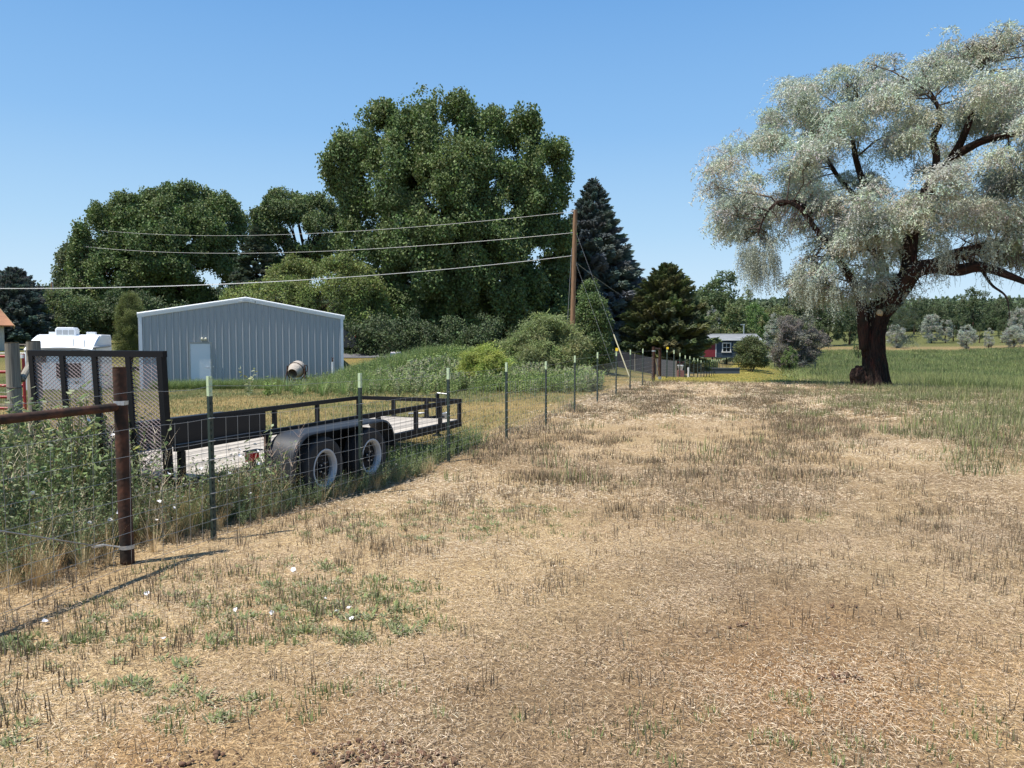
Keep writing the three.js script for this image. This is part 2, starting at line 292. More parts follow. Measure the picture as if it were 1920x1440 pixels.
{ // tall green field
  const R = rng(103), a = [], b = [], y = [];
  for (let i = 0; i < 60000; i++) {
    const d = lerp(28, 160, R() ** 1.5), x = lerp(14, d * 0.72 + 2, R()); if (!inField(x, d)) continue;
    const edge = smooth(3, 0, x - (21 + 0.25 * (d - 45))) + smooth(8, 5, crest(x, d));
    const s = sp(x, d, R, 0.65, 1.5, jitter([1, 1, 1], R, 0.26)); s[8] = (0.7 + 0.5 * fbm(x * 0.12, d * 0.12, 70)) * (1 - 0.45 * clamp(edge)); const tall = fbm(x * 0.12, d * 0.05, 72);
    s[7] = s[7].map((z, k) => z * lerp(1, [1.5, 1.3, 1.2][k], clamp(tall + 0.2 + edge * 0.4)));
    (R() < 0.08 * clamp(edge * 2) ? y : d > 70 ? b : a).push(s);
  }
  const pal = [[0.13, 0.185, 0.05], [0.165, 0.22, 0.06], [0.22, 0.26, 0.09], [0.12, 0.165, 0.05], [0.28, 0.28, 0.13]];
  tag(scatter('field_grass', stubbleTuft(41, 30, 0.32, 0.85, 0.022, pal), grassMat, a), 'tall green grass at the near side of the field', 'grass');
  tag(scatter('field_grass', stubbleTuft(42, 24, 0.6, 0.85, 0.05, pal), grassMat, b), 'tall green grass stretching to the far side of the field', 'grass');
  tag(scatter('dry_field_grass', stubbleTuft(43, 22, 0.35, 0.75, 0.02, [[0.55, 0.5, 0.36], [0.42, 0.4, 0.24], [0.3, 0.34, 0.16]]), grassMat, y), 'bleached grass stalks along the edge of the green field', 'grass');
}

{ // crumbs of dug soil at the bottom of the view, and flat leafy rosettes in the greener spots
  const R = rng(140), g = new THREE.IcosahedronGeometry(1, 1), p = g.attributes.position; for (let i = 0; i < p.count; i++) { const v = V().fromBufferAttribute(p, i), k = 1 + 0.4 * PN.noise(v.x * 1.7, v.y * 1.7, v.z * 1.7); p.setXYZ(i, v.x * k, v.y * k * 0.7, v.z * k); } g.computeVertexNormals();
  const c = []; for (const [cx, cd, r, n] of [[-0.55, 2.93, 0.16, 150], [-0.35, 2.88, 0.1, 60], [-1.25, 2.9, 0.12, 40], [1.62, 3.62, 0.07, 40], [2.05, 4.6, 0.06, 14], [1.35, 4.3, 0.06, 14]]) for (let i = 0; i < n; i++) { const a = R() * 6.28, q = r * Math.sqrt(R()) * 1.2; c.push([cx + Math.cos(a) * q * 1.4, ground(cx, cd) + 0.006 + R() * 0.02 * (1 - q / r / 1.3), -cd + Math.sin(a) * q * 0.6, R() * 6.28, 0.003 + R() * R() * 0.013, R() * 3, 0, jitter([0.15, 0.085, 0.05], R, 0.25)]); }
  tag(scatter('soil_clods', g, std([1, 1, 1], 1), c), 'dark crumbs of dug soil at the near edge of the straw', 'soil');
  const T = new Tris(), Q = rng(141); for (let i = 0; i < 22; i++) { const a = Q() * 6.28, d = V(Math.cos(a), 0.2 + Q() * 1.1, Math.sin(a)).normalize(); leaf(T, V((Q() - 0.5) * 0.08, 0.004, (Q() - 0.5) * 0.08), d, V(-d.z, 0.2 * (Q() - 0.5), d.x).normalize(), 0.022 + Q() * 0.03, 0.008 + Q() * 0.007, jitter(Q() < 0.5 ? [0.20, 0.24, 0.085] : [0.26, 0.28, 0.13], Q, 0.25)); }
  const rs = []; for (const [cx, cd, r, n] of [[-1.6, 4.5, 0.6, 60], [-1.1, 4.9, 0.4, 24], [-0.9, 4.35, 0.35, 26], [-2.62, 4.05, 0.13, 16], [-1.9, 5.3, 0.5, 14], [-0.95, 6.8, 0.7, 40], [-0.35, 7.6, 0.6, 20], [-2.0, 3.6, 0.3, 14], [-1.5, 3.35, 0.25, 12], [-2.4, 3.1, 0.3, 14]]) for (let i = 0; i < n; i++) { const a = R() * 6.28, q = r * Math.sqrt(R()) * 1.2; rs.push(sp(cx + Math.cos(a) * q * 1.4, cd + Math.sin(a) * q * 0.7, R, 0.6, 1.3)); }
  tag(scatter('low_weeds', T.build(), grassMat, rs), 'flat grey green weed rosettes in the near straw', 'weeds');
}


// ---------------------------------------------------------------- materials of built things
function noiseTex(size, f, srgb) { const data = new Uint8Array(size * size * 4); for (let y = 0; y < size; y++) for (let x = 0; x < size; x++) { const c = f(x / size, y / size); data.set([...c.map((v) => clamp(v) * 255), 255], (y * size + x) * 4); } const t = new THREE.DataTexture(data, size, size, THREE.RGBAFormat); t.wrapS = t.wrapT = THREE.RepeatWrapping; t.magFilter = THREE.LinearFilter; t.minFilter = THREE.LinearFilter; if (srgb) t.colorSpace = THREE.SRGBColorSpace; t.needsUpdate = true; return t; }
const tn = (u, v, fx, fy, s) => { const a = (p, q) => PN.noise(p * fx, q * fy, s); return lerp(lerp(a(u, v), a(u - 1, v), u), lerp(a(u, v - 1), a(u - 1, v - 1), u), v); };
const rustMap = noiseTex(256, (u, v) => { const a = tn(u, v, 8, 8, 1.5) + tn(u, v, 30, 30, 2.5) * 0.6, k = 0.75 + a * 0.5; return [0.50 * k + a * 0.05, 0.33 * k, 0.24 * k]; }, true);
const rustBump = noiseTex(256, (u, v) => { const a = 0.5 + tn(u, v, 40, 40, 3.5) * 0.5 + tn(u, v, 12, 12, 4.5) * 0.3; return [a, a, a]; });
const woodMap = noiseTex(512, (u, v) => { const a = tn(u, v, 60, 3, 5.5) * 0.6 + tn(u, v, 140, 6, 6.5) * 0.5 + tn(u, v, 8, 2, 7.5) * 0.4, k = 0.8 + a * 0.45; return [k, k * 0.98, k * 0.95]; }, true);
const woodBump = noiseTex(512, (u, v) => { const a = 0.5 + tn(u, v, 90, 4, 8.5) * 0.6; return [a, a, a]; });
const dirtMap = noiseTex(512, (u, v) => { const a = tn(u, v, 6, 6, 9.5) * 0.5 + tn(u, v, 24, 24, 10.5) * 0.35 + tn(u, v, 90, 90, 11.5) * 0.25, k = 0.88 + a * 0.3; return [k, k, k * 0.98]; }, true);
const M = {
  rust: new THREE.MeshStandardMaterial({ map: rustMap, bumpMap: rustBump, bumpScale: 0.004, roughness: 0.9, color: rgb(0.46, 0.45, 0.43), side: THREE.DoubleSide }),
  galv: std([0.55, 0.56, 0.57], 0.42, { metalness: 0.75 }),
  wire: std([0.34, 0.34, 0.33], 0.5, { metalness: 0.5 }),
  post: std([0.028, 0.045, 0.036], 0.5), tip: std([0.50, 0.60, 0.38], 0.6),
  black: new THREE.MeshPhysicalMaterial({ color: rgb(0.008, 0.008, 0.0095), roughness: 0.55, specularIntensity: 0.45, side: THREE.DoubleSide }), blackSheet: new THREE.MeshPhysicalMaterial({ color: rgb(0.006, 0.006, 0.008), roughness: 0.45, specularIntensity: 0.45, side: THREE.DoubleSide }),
  fender: std([0.022, 0.024, 0.027], 0.5), rubber: std([0.022, 0.022, 0.023], 0.85), rim: std([0.45, 0.47, 0.49], 0.5, { metalness: 0.1 }),
  redLens: std([0.5, 0.01, 0.015], 0.2), amber: std([0.75, 0.2, 0.02], 0.25),
  plank: std([0.60, 0.56, 0.50], 0.9, { map: woodMap, bumpMap: woodBump, bumpScale: 0.003 }),
  greyPost: std([0.34, 0.32, 0.27], 0.9, { map: woodMap, bumpMap: woodBump, bumpScale: 0.006 }),
  pole: std([0.44, 0.26, 0.15], 0.9, { map: woodMap, bumpMap: woodBump, bumpScale: 0.006 }),
  shed: std([0.36, 0.385, 0.40], 0.3), white: std([0.80, 0.81, 0.80], 0.4), door: std([0.72, 0.76, 0.79], 0.45), greyTrim: std([0.36, 0.37, 0.35], 0.6),
  redPaint: std([0.30, 0.02, 0.022], 0.45), yellow: std([0.85, 0.58, 0.02], 0.5), glass: std([0.03, 0.035, 0.04], 0.08),
};

// ---------------------------------------------------------------- woven wire fence on steel T-posts
const FD = V(0.3198, 0, -0.9475), FN = V(0.9475, 0, 0.3198);   // along the fence, and toward the lot
const postD = [6.197, 8.487, 10.855, 13.29, 15.68, 18.04, 20.47, 23.03, 25.4, 27.97];
const strands = [1.285, 1.02, 0.83, 0.675, 0.525, 0.395, 0.275, 0.175, 0.03];
const pt = (d, y) => V(fenceX(d), ground(fenceX(d), d) + y, -d);
const tPostGeo = (h) => merge([box(0.042, h, 0.006, 0, h / 2, 0), box(0.006, h, 0.036, 0, h / 2, -0.02), ...Array.from({ length: Math.floor(h / 0.055) }, (_, i) => box(0.014, 0.02, 0.009, 0, 0.04 + i * 0.055, 0.0055))]);
const postGeo = tPostGeo(1.2), tipGeo = tPostGeo(0.165), slimGeo = merge([box(0.05, 1.25, 0.012, 0, 0.625, 0), box(0.012, 1.25, 0.045, 0, 0.625, -0.027)]), slimTip = merge([box(0.05, 0.18, 0.012, 0, 0.09, 0), box(0.012, 0.18, 0.045, 0, 0.09, -0.027)]);
const clipGeo = merge(strands.slice(1, 8).map((y) => box(0.05, 0.006, 0.02, 0, y, 0.006)));
function wirePanel(d0, d1, stepV, r, sides, from = 0) {
  const g = [], len = (d1 - d0) * 1.0554, n = Math.max(2, Math.round(len / stepV)), R = rng(d0 * 100 | 0), off = FN.clone().multiplyScalar(0.012);
  const q = (t, y) => { const d = lerp(d0, d1, t), a = pt(d0, 0), b = pt(d1, 0); return V(fenceX(d), lerp(a.y, b.y, t) + y, -d).add(off); };
  for (const y of strands.slice(from)) { const w = []; for (let i = 0; i <= 8; i++) w.push(q(i / 8, y - (y > 1.1 ? 0.02 : 0.006) * Math.sin(i / 8 * 3.14159) + (R() - 0.5) * 0.008)); g.push(tube(w, w.map(() => r), sides, false)); }
  for (let i = 1; i < n; i++) { const k = (R() - 0.5) * 0.02 / len; g.push(tube([q(i / n + k, strands[1]), q(i / n, strands[4]), q(i / n - k, strands[8])], [r * 0.85, r * 0.85, r * 0.85], sides, false)); }
  return merge(g);
}
{
  const f = thing('wire_fence', 'woven wire fence on pale tipped green steel posts along the dry lot', 'fence');
  postD.forEach((d, i) => {
    const p = part('post', postGeo, M.post, f), b = pt(d, 0); p.position.copy(b); p.rotation.y = Math.atan2(FN.x, FN.z) + (i % 3 - 1) * 0.05; p.rotation.z = [0.008, -0.004, 0.0, 0.002, 0.004, -0.006, 0.003, 0.002, -0.004, 0.002][i];
    const t = part('painted_tip', tipGeo, M.tip, p); t.position.y = 1.2;
    if (i < 5) part('wire_clips', clipGeo, M.galv, p).userData.kind = 'stuff';
    if (i === 7) { const c = part('yellow_cap', box(0.08, 0.09, 0.08, 0.02, 1.4, 0), M.yellow, p); tag(c, 'yellow plastic cap on a fence post'); }
  });
  [[5.52, 6.197], ...postD.slice(1).map((d, i) => [postD[i], d]), [27.97, 30.5]].forEach(([a, b]) => { const m = part('wire_mesh', wirePanel(a, b, 0.152, a < 12 ? 0.0017 : 0.0022, a < 12 ? 5 : 4), M.wire, f); m.userData.kind = 'stuff'; });
  const m = part('wire_mesh', wirePanel(3.0, 5.52, 0.152, 0.0016, 5), M.wire, f); m.userData.kind = 'stuff';
}
{ // the fence goes on down the slope beyond the pipe corner
  const f = thing('slope_fence', 'close row of thin dark posts with pale tips running down to the round bush', 'fence');
  const ds = [34.8]; while (ds[ds.length - 1] < 114) ds.push(ds[ds.length - 1] + 2.6);
  ds.forEach((d, i) => { const p = part('post', slimGeo, M.post, f); p.position.copy(pt(d, 0)); p.rotation.y = Math.atan2(FN.x, FN.z); p.rotation.z = ((i * 37) % 11 - 5) * 0.004; const t = part('painted_tip', slimTip, M.tip, p); t.position.y = 1.25; if (!i) tag(part('yellow_cap', box(0.1, 0.1, 0.1, 0, 1.44, 0), M.yellow, p), 'pale yellow cap on the first post'); });
  [32.3, ...ds].forEach((d, i, a) => { if (i && i < 12) { const m = part('wire_mesh', wirePanel(a[i - 1], d, 0.45, 0.0016, 3, 1), M.wire, f); m.userData.kind = 'stuff'; } });
}
{ // far fence turning back toward the field
  const f = thing('field_fence', 'low wire fence of spaced dark posts beside the green field', 'fence');
  const pts = [[34.6, 116], [35, 107], [35.2, 101], [35.5, 95], [35.8, 89]];
  pts.forEach(([x, d]) => { const p = part('post', box(0.12, 1.35, 0.12, 0, 0.67, 0), M.post, f); p.position.copy(P(x, d)); });
  pts.slice(1).forEach(([x, d], i) => part('wire', merge([0.4, 0.75, 1.05, 1.25].map((y) => rod(P(...pts[i], y), P(x, d, y), 0.008, 4))), M.wire, f));
}
// ---------------------------------------------------------------- rusty pipe braces
{
  const b0 = V(-2.86, ground(-2.86, 5.52), -5.52), f = thing('pipe_brace', 'rusty brown pipe post with side rail at the near end of the fence', 'fence brace', b0.toArray());
  const bump = (a, l) => 1 + 0.02 * Math.sin(a * 3 + l * 9);
  part('post', tube([0, 0.02, 0.4, 0.9, 1.3, 1.45, 1.462].map((y) => V(-0.012 * y, y, 0)), [0.05, 0.05, 0.049, 0.048, 0.047, 0.047, 0.041], 20, true, bump), M.rust, f);
  const cap = part('band', [new THREE.CylinderGeometry(0.051, 0.051, 0.03, 20, 1, true).translate(-0.014, 1.2, 0), box(0.02, 0.03, 0.03, 0.03, 1.2, 0.045)], M.galv, f);
  part('band', [new THREE.CylinderGeometry(0.053, 0.053, 0.03, 20, 1, true).translate(0, 0.13, 0), bar(V(-0.04, 0.13, 0.02), V(-0.13, 0.16, 0.07), 0.03, 0.006), bar(V(-0.13, 0.16, 0.07), V(-0.2, 0.155, 0.11), 0.045, 0.01)], M.galv, f);
  const far = FD.clone().multiplyScalar(-2.4);
  part('rail', tube([V(-0.03, 1.17, 0.02), far.clone().multiplyScalar(0.5).add(V(0, 1.165, 0)), far.clone().add(V(0, 1.16, 0))], [0.031, 0.031, 0.031], 16, true, bump), M.rust, f);
  part('brace_cable', rod(V(-0.17, 0.155, 0.09), far.clone().add(V(0, 1.05, 0)), 0.005, 6), M.wire, f);
  part('far_post', tube([far.clone().setY(0), far.clone().setY(1.45)], [0.05, 0.048], 16), M.rust, f);
}
{
  const a = pt(30.5, 0), b = pt(32.3, 0), f = thing('corner_brace', 'rusty pipe corner brace of two posts and a top rail far along the fence', 'fence brace', a.toArray());
  const q = b.clone().sub(a);
  part('post', tube([V(0, 0, 0), V(0, 1.42, 0)], [0.07, 0.065], 12), M.rust, f); part('post', tube([q, q.clone().setY(q.y + 1.42)], [0.07, 0.065], 12), M.rust, f);
  part('rail', rod(V(0, 1.36, 0), q.clone().setY(q.y + 1.36), 0.035, 10), M.rust, f);
  part('diagonal', rod(V(0, 1.2, 0), q.clone().setY(q.y + 0.15), 0.012, 6), M.galv, f);
  part('band', new THREE.CylinderGeometry(0.075, 0.075, 0.05, 12).translate(0, 1.25, 0), M.galv, f); part('band', new THREE.CylinderGeometry(0.075, 0.075, 0.12, 12).translate(q.x, 0.14 + q.y, q.z), M.galv, f);
}
// ---------------------------------------------------------------- utility trailer
{
  const T0 = V(-2.96, -0.06, -6.66), t = thing('utility_trailer', 'black tandem axle utility trailer with weathered plank deck and raised mesh ramp', 'trailer', T0.toArray(), -Math.atan2(0.371, 0.928));
  const W = 1.93, L = 5.8, DH = 0.47;
  const tu = (p, q, w = 0.05, h = 0.05) => bar(p, q, w, h);
  // deck planks
  const nB = 9, bw = (W - 0.08) / nB, R = rng(5);
  const bg = [0, 1, 2].map((k) => { const g = new THREE.BoxGeometry(bw - 0.012, 0.038, L - 0.08, 1, 1, 1), uv = g.attributes.uv, p = g.attributes.position; for (let i = 0; i < uv.count; i++) uv.setXY(i, p.getX(i) * 1.2 + k * 0.37, p.getZ(i) * 0.35 + p.getY(i) * 2 + k * 0.21); return g; });
  for (let i = 0; i < nB; i++) { const p = part('deck_board', bg[i % 3], M.plank, t); p.position.set(-0.04 - bw * (i + 0.5), DH - 0.02 + R() * 0.006, -L / 2); }
  // chassis: side channels, front and rear beams, cross members
  part('side_channel', [box(0.05, 0.11, L, -0.025, DH - 0.06, -L / 2), box(0.03, 0.012, L, -0.052, DH - 0.11, -L / 2)], M.black, t);
  part('side_channel', [box(0.05, 0.11, L, -W + 0.025, DH - 0.06, -L / 2)], M.black, t);
  part('front_beam', box(W - 0.1, 0.12, 0.05, -W / 2, DH - 0.055, -L + 0.025), M.black, t);
  part('rear_beam', box(W - 0.1, 0.13, 0.05, -W / 2, DH - 0.06, -0.025), M.black, t);
  part('cross_members', Array.from({ length: 8 }, (_, i) => box(W - 0.1, 0.07, 0.045, -W / 2, DH - 0.09, -0.6 - i * 0.65)), M.black, t);
  // rails
  const RH = 0.80;
  part('top_rail', box(0.05, 0.06, L + 0.03, -0.03, RH - 0.03, -L / 2), M.black, t);
  part('top_rail', box(0.05, 0.06, L, -W + 0.03, RH - 0.03, -L / 2), M.black, t);
  part('top_rail', box(W - 0.11, 0.06, 0.05, -W / 2, RH - 0.03, -L + 0.03), M.black, t);
  for (const z of [0.05, 1.2, 3.35, 4.35, 5.1, 5.77]) part('stanchion', box(0.05, RH - DH - 0.062, 0.055, -0.028, (RH + DH - 0.06) / 2 - 0.002, -z), M.black, t);
  for (const z of [0.05, 1.3, 2.55, 3.6, 4.6, 5.74]) part('stanchion', box(0.05, RH - DH - 0.062, 0.055, -W + 0.028, (RH + DH - 0.06) / 2 - 0.002, -z), M.black, t);
  for (const x of [0.62, 1.24]) part('stanchion', box(0.055, RH - DH - 0.062, 0.05, -x, (RH + DH - 0.06) / 2 - 0.002, -L + 0.028), M.black, t);
  part('side_panel', box(0.006, RH - DH - 0.04, 3.3, -W + 0.062, (RH + DH) / 2 - 0.03, -1.72), M.blackSheet, t);
  // tail light bracket
  const tl = part('tail_light', [box(0.06, 0.09, 0.05, 0.03, DH + 0.1, -0.86), box(0.035, 0.07, 0.09, 0.035, DH + 0.1, -0.93)], M.redLens, t); tag(tl, 'red tail light on a rail stanchion');
  part('light_bracket', [box(0.05, 0.30, 0.05, 0.005, DH - 0.04, -0.93), box(0.08, 0.012, 0.2, 0.04, DH + 0.16, -0.9)], M.black, t);
  tag(part('marker_light', box(0.02, 0.04, 0.07, 0.01, DH - 0.06, -3.55), M.amber, t), 'amber side marker light');
  // fender
  const prof = [], z0 = -1.14, z1 = -3.16, top = 0.765, rr = 0.3;
  for (let i = 0; i <= 8; i++) { const a = Math.PI - i / 16 * Math.PI; prof.push([z0 - rr - Math.cos(a) * rr, top - rr + Math.sin(a) * rr]); }
  for (let i = 0; i <= 8; i++) { const a = Math.PI / 2 - i / 16 * Math.PI; prof.push([z1 + rr - Math.cos(a) * rr, top - rr + Math.sin(a) * rr]); }
  prof.forEach((p, i) => { if (i < 9) p[0] = z0 - rr + Math.cos(i / 16 * Math.PI) * rr; });
  prof.unshift([z0 + 0.02, 0.28]); prof.push([z1 - 0.02, 0.40]);
  const fg = [], x0 = 0.0, x1 = 0.345, lip = 0.045;
  const pos = [], idx = [];
  for (const [z, y] of prof) { const cz = (z0 + z1) / 2, cy = 0.3, l = Math.hypot(z - cz, y - cy), iz = z + (cz - z) / l * lip, iy = y + (cy - y) / l * lip; pos.push(x0, y, z, x1 - 0.03, y, z, x1 - 0.008, y - (y - iy) * 0.2, z + (iz - z) * 0.2, x1, iy, iz); }
  for (let i = 1; i < prof.length; i++) for (let k = 0; k < 3; k++) { const a = (i - 1) * 4 + k, b = i * 4 + k; idx.push(a, b, a + 1, b, b + 1, a + 1); }
  const fge = new THREE.BufferGeometry(); fge.setAttribute('position', new THREE.Float32BufferAttribute(pos, 3)); fge.setIndex(idx); fge.computeVertexNormals();
  part('fender', fge, M.fender, t);
  part('fender_skirt', box(0.01, 0.3, 1.5, 0.003, 0.6, -2.15), M.black, t);
  // wheels
  const tyre = new THREE.LatheGeometry([[0.205, -0.09], [0.225, -0.103], [0.28, -0.107], [0.325, -0.098], [0.342, -0.075], [0.346, -0.035], [0.34, -0.03], [0.346, -0.024], [0.346, 0.024], [0.34, 0.03], [0.346, 0.035], [0.342, 0.075], [0.325, 0.098], [0.28, 0.107], [0.225, 0.103], [0.205, 0.09]].map(([r, y]) => new THREE.Vector2(r, y)), 48).rotateZ(-Math.PI / 2);
  const disc = new THREE.Shape(); disc.absarc(0, 0, 0.178, 0, 6.2832);
  for (let k = 0; k < 8; k++) { const h = new THREE.Path(), a = k / 8 * 6.2832; h.absarc(Math.cos(a) * 0.125, Math.sin(a) * 0.125, 0.028, 0, 6.2832); disc.holes.push(h); }
  const plate = new THREE.ExtrudeGeometry(disc, { depth: 0.012, bevelEnabled: true, bevelSize: 0.004, bevelThickness: 0.004, bevelSegments: 2, curveSegments: 20 }).rotateY(Math.PI / 2).translate(0.045, 0, 0);
  const barrel = new THREE.LatheGeometry([[0.178, -0.09], [0.178, 0.05], [0.19, 0.085], [0.212, 0.092], [0.214, 0.1], [0.203, 0.104], [0.186, 0.094], [0.17, 0.058]].map(([r, y]) => new THREE.Vector2(r, y)), 40).rotateZ(-Math.PI / 2);
  const hub = new THREE.LatheGeometry([[0, 0.115], [0.026, 0.112], [0.032, 0.1], [0.034, 0.062], [0.046, 0.058], [0.05, 0.05]].map(([r, y]) => new THREE.Vector2(r, y)), 24).rotateZ(-Math.PI / 2);
  const nuts = merge(Array.from({ length: 5 }, (_, k) => new THREE.CylinderGeometry(0.01, 0.01, 0.022, 6).rotateZ(Math.PI / 2).translate(0.068, Math.cos(k * 1.2566) * 0.057, Math.sin(k * 1.2566) * 0.057)));
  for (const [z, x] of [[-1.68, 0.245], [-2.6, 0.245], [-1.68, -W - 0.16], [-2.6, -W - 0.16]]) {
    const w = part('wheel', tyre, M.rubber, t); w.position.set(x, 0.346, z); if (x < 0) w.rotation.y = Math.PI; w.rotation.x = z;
    part('rim', [plate, barrel], M.rim, w); part('hub_cap', hub, M.black, w); part('hole_shade_disc', new THREE.CylinderGeometry(0.168, 0.168, 0.03, 24).rotateZ(Math.PI / 2).translate(0.015, 0, 0), M.black, w); part('lug_nuts', nuts, M.galv, w).userData.kind = 'stuff';  // black disc added behind each rim plate to make its holes look shaded
  }
  for (const z of [-1.68, -2.6]) part('axle', tube([V(0.15, 0.33, z), V(-W - 0.05, 0.33, z)], [0.04, 0.04], 10), M.black, t);
  // far fender
  part('fender', [box(0.3, 0.02, 1.5, -W - 0.16, 0.76, -2.15), box(0.3, 0.35, 0.02, -W - 0.16, 0.58, -1.25), box(0.3, 0.35, 0.02, -W - 0.16, 0.58, -3.05)], M.fender, t);
  // tongue, coupler, jack
  part('tongue', [bar(V(-0.25, DH - 0.13, -L + 0.6), V(-W / 2 + 0.04, DH - 0.13, -L - 1.15), 0.06, 0.1), bar(V(-W + 0.25, DH - 0.13, -L + 0.6), V(-W / 2 - 0.04, DH - 0.13, -L - 1.15), 0.06, 0.1)], M.black, t);
  part('coupler', [box(0.09, 0.09, 0.3, -W / 2, DH - 0.09, -L - 1.25), new THREE.SphereGeometry(0.05, 12, 8).translate(-W / 2, DH - 0.08, -L - 1.4)], M.galv, t);
  const jk = part('jack', [rod(V(-W / 2 + 0.02, 0.05, -L - 0.98), V(-W / 2 + 0.02, 0.8, -L - 0.98), 0.033, 10), new THREE.CylinderGeometry(0.09, 0.1, 0.02, 12).translate(-W / 2 + 0.02, 0.06, -L - 0.98)], M.black, t);
  part('crank', [rod(V(-W / 2 + 0.02, 0.81, -L - 0.98), V(-W / 2 + 0.2, 0.79, -L - 1.0), 0.009, 6), rod(V(-W / 2 + 0.2, 0.79, -L - 1.0), V(-W / 2 + 0.2, 0.87, -L - 1.0), 0.009, 6)], M.galv, jk);
  part('safety_chains', [tube([V(-W / 2 + 0.1, DH - 0.1, -L - 0.5), V(-W / 2 + 0.15, DH + 0.04, -L - 0.4), V(-W / 2 - 0.2, DH + 0.02, -L - 0.35), V(-W / 2 - 0.25, DH - 0.1, -L - 0.5)], [0.014, 0.014, 0.014, 0.014], 6)], M.galv, t);
  // raised ramp gate, leaning slightly back
  const ramp = part('ramp', [box(1.70, 0.055, 0.05, 0, 1.17, 0)], M.black, t); ramp.position.set(-0.87, DH - 0.03, 0.06); ramp.rotation.x = 0.045; ramp.rotation.y = 0;
  for (let i = 0; i < 5; i++) part('upright', [box(0.012, 1.15, 0.06, -0.83 + i * 0.415, 0.57, 0), box(0.058, 1.15, 0.008, -0.83 + i * 0.415 + (i === 4 ? -0.02 : 0.024), 0.57, 0.028)], M.black, ramp);
  part('bottom_bar', box(1.70, 0.05, 0.05, 0, 0.0, 0), M.black, ramp);
  const meshMat = std([0.32, 0.25, 0.25], 0.6, { metalness: 0.2 });
  for (let i = 0; i < 4; i++) {
    const xa = -0.83 + i * 0.415 + 0.02, xb = xa + 0.385, g = [], sl = 0.62, pitch = 0.036;
    for (const sgn of [1, -1]) for (let c = -0.42 * sl; c < 1.13 + 0.42 * sl; c += pitch) {
      let ya = c, yb = c + sgn * (xb - xa) * sl, p0 = xa, p1 = xb; const cut = (y) => xa + (y - c) / (sgn * sl);
      const lo = 0.02, hi = 1.14;
      if (Math.max(ya, yb) < lo || Math.min(ya, yb) > hi) continue;
      const clipY = (px, py) => py < lo ? [cut(lo), lo] : py > hi ? [cut(hi), hi] : [px, py];
      [p0, ya] = clipY(p0, ya); [p1, yb] = clipY(p1, yb);
      if (p1 - p0 > 0.005) g.push(bar(V(p0, ya, -0.005 * sgn), V(p1, yb, -0.005 * sgn), 0.0035, 0.0055, V(0, 0, 1)));
    }
    const m = part('expanded_mesh', g, meshMat, ramp); m.userData.kind = 'stuff';
  }
}
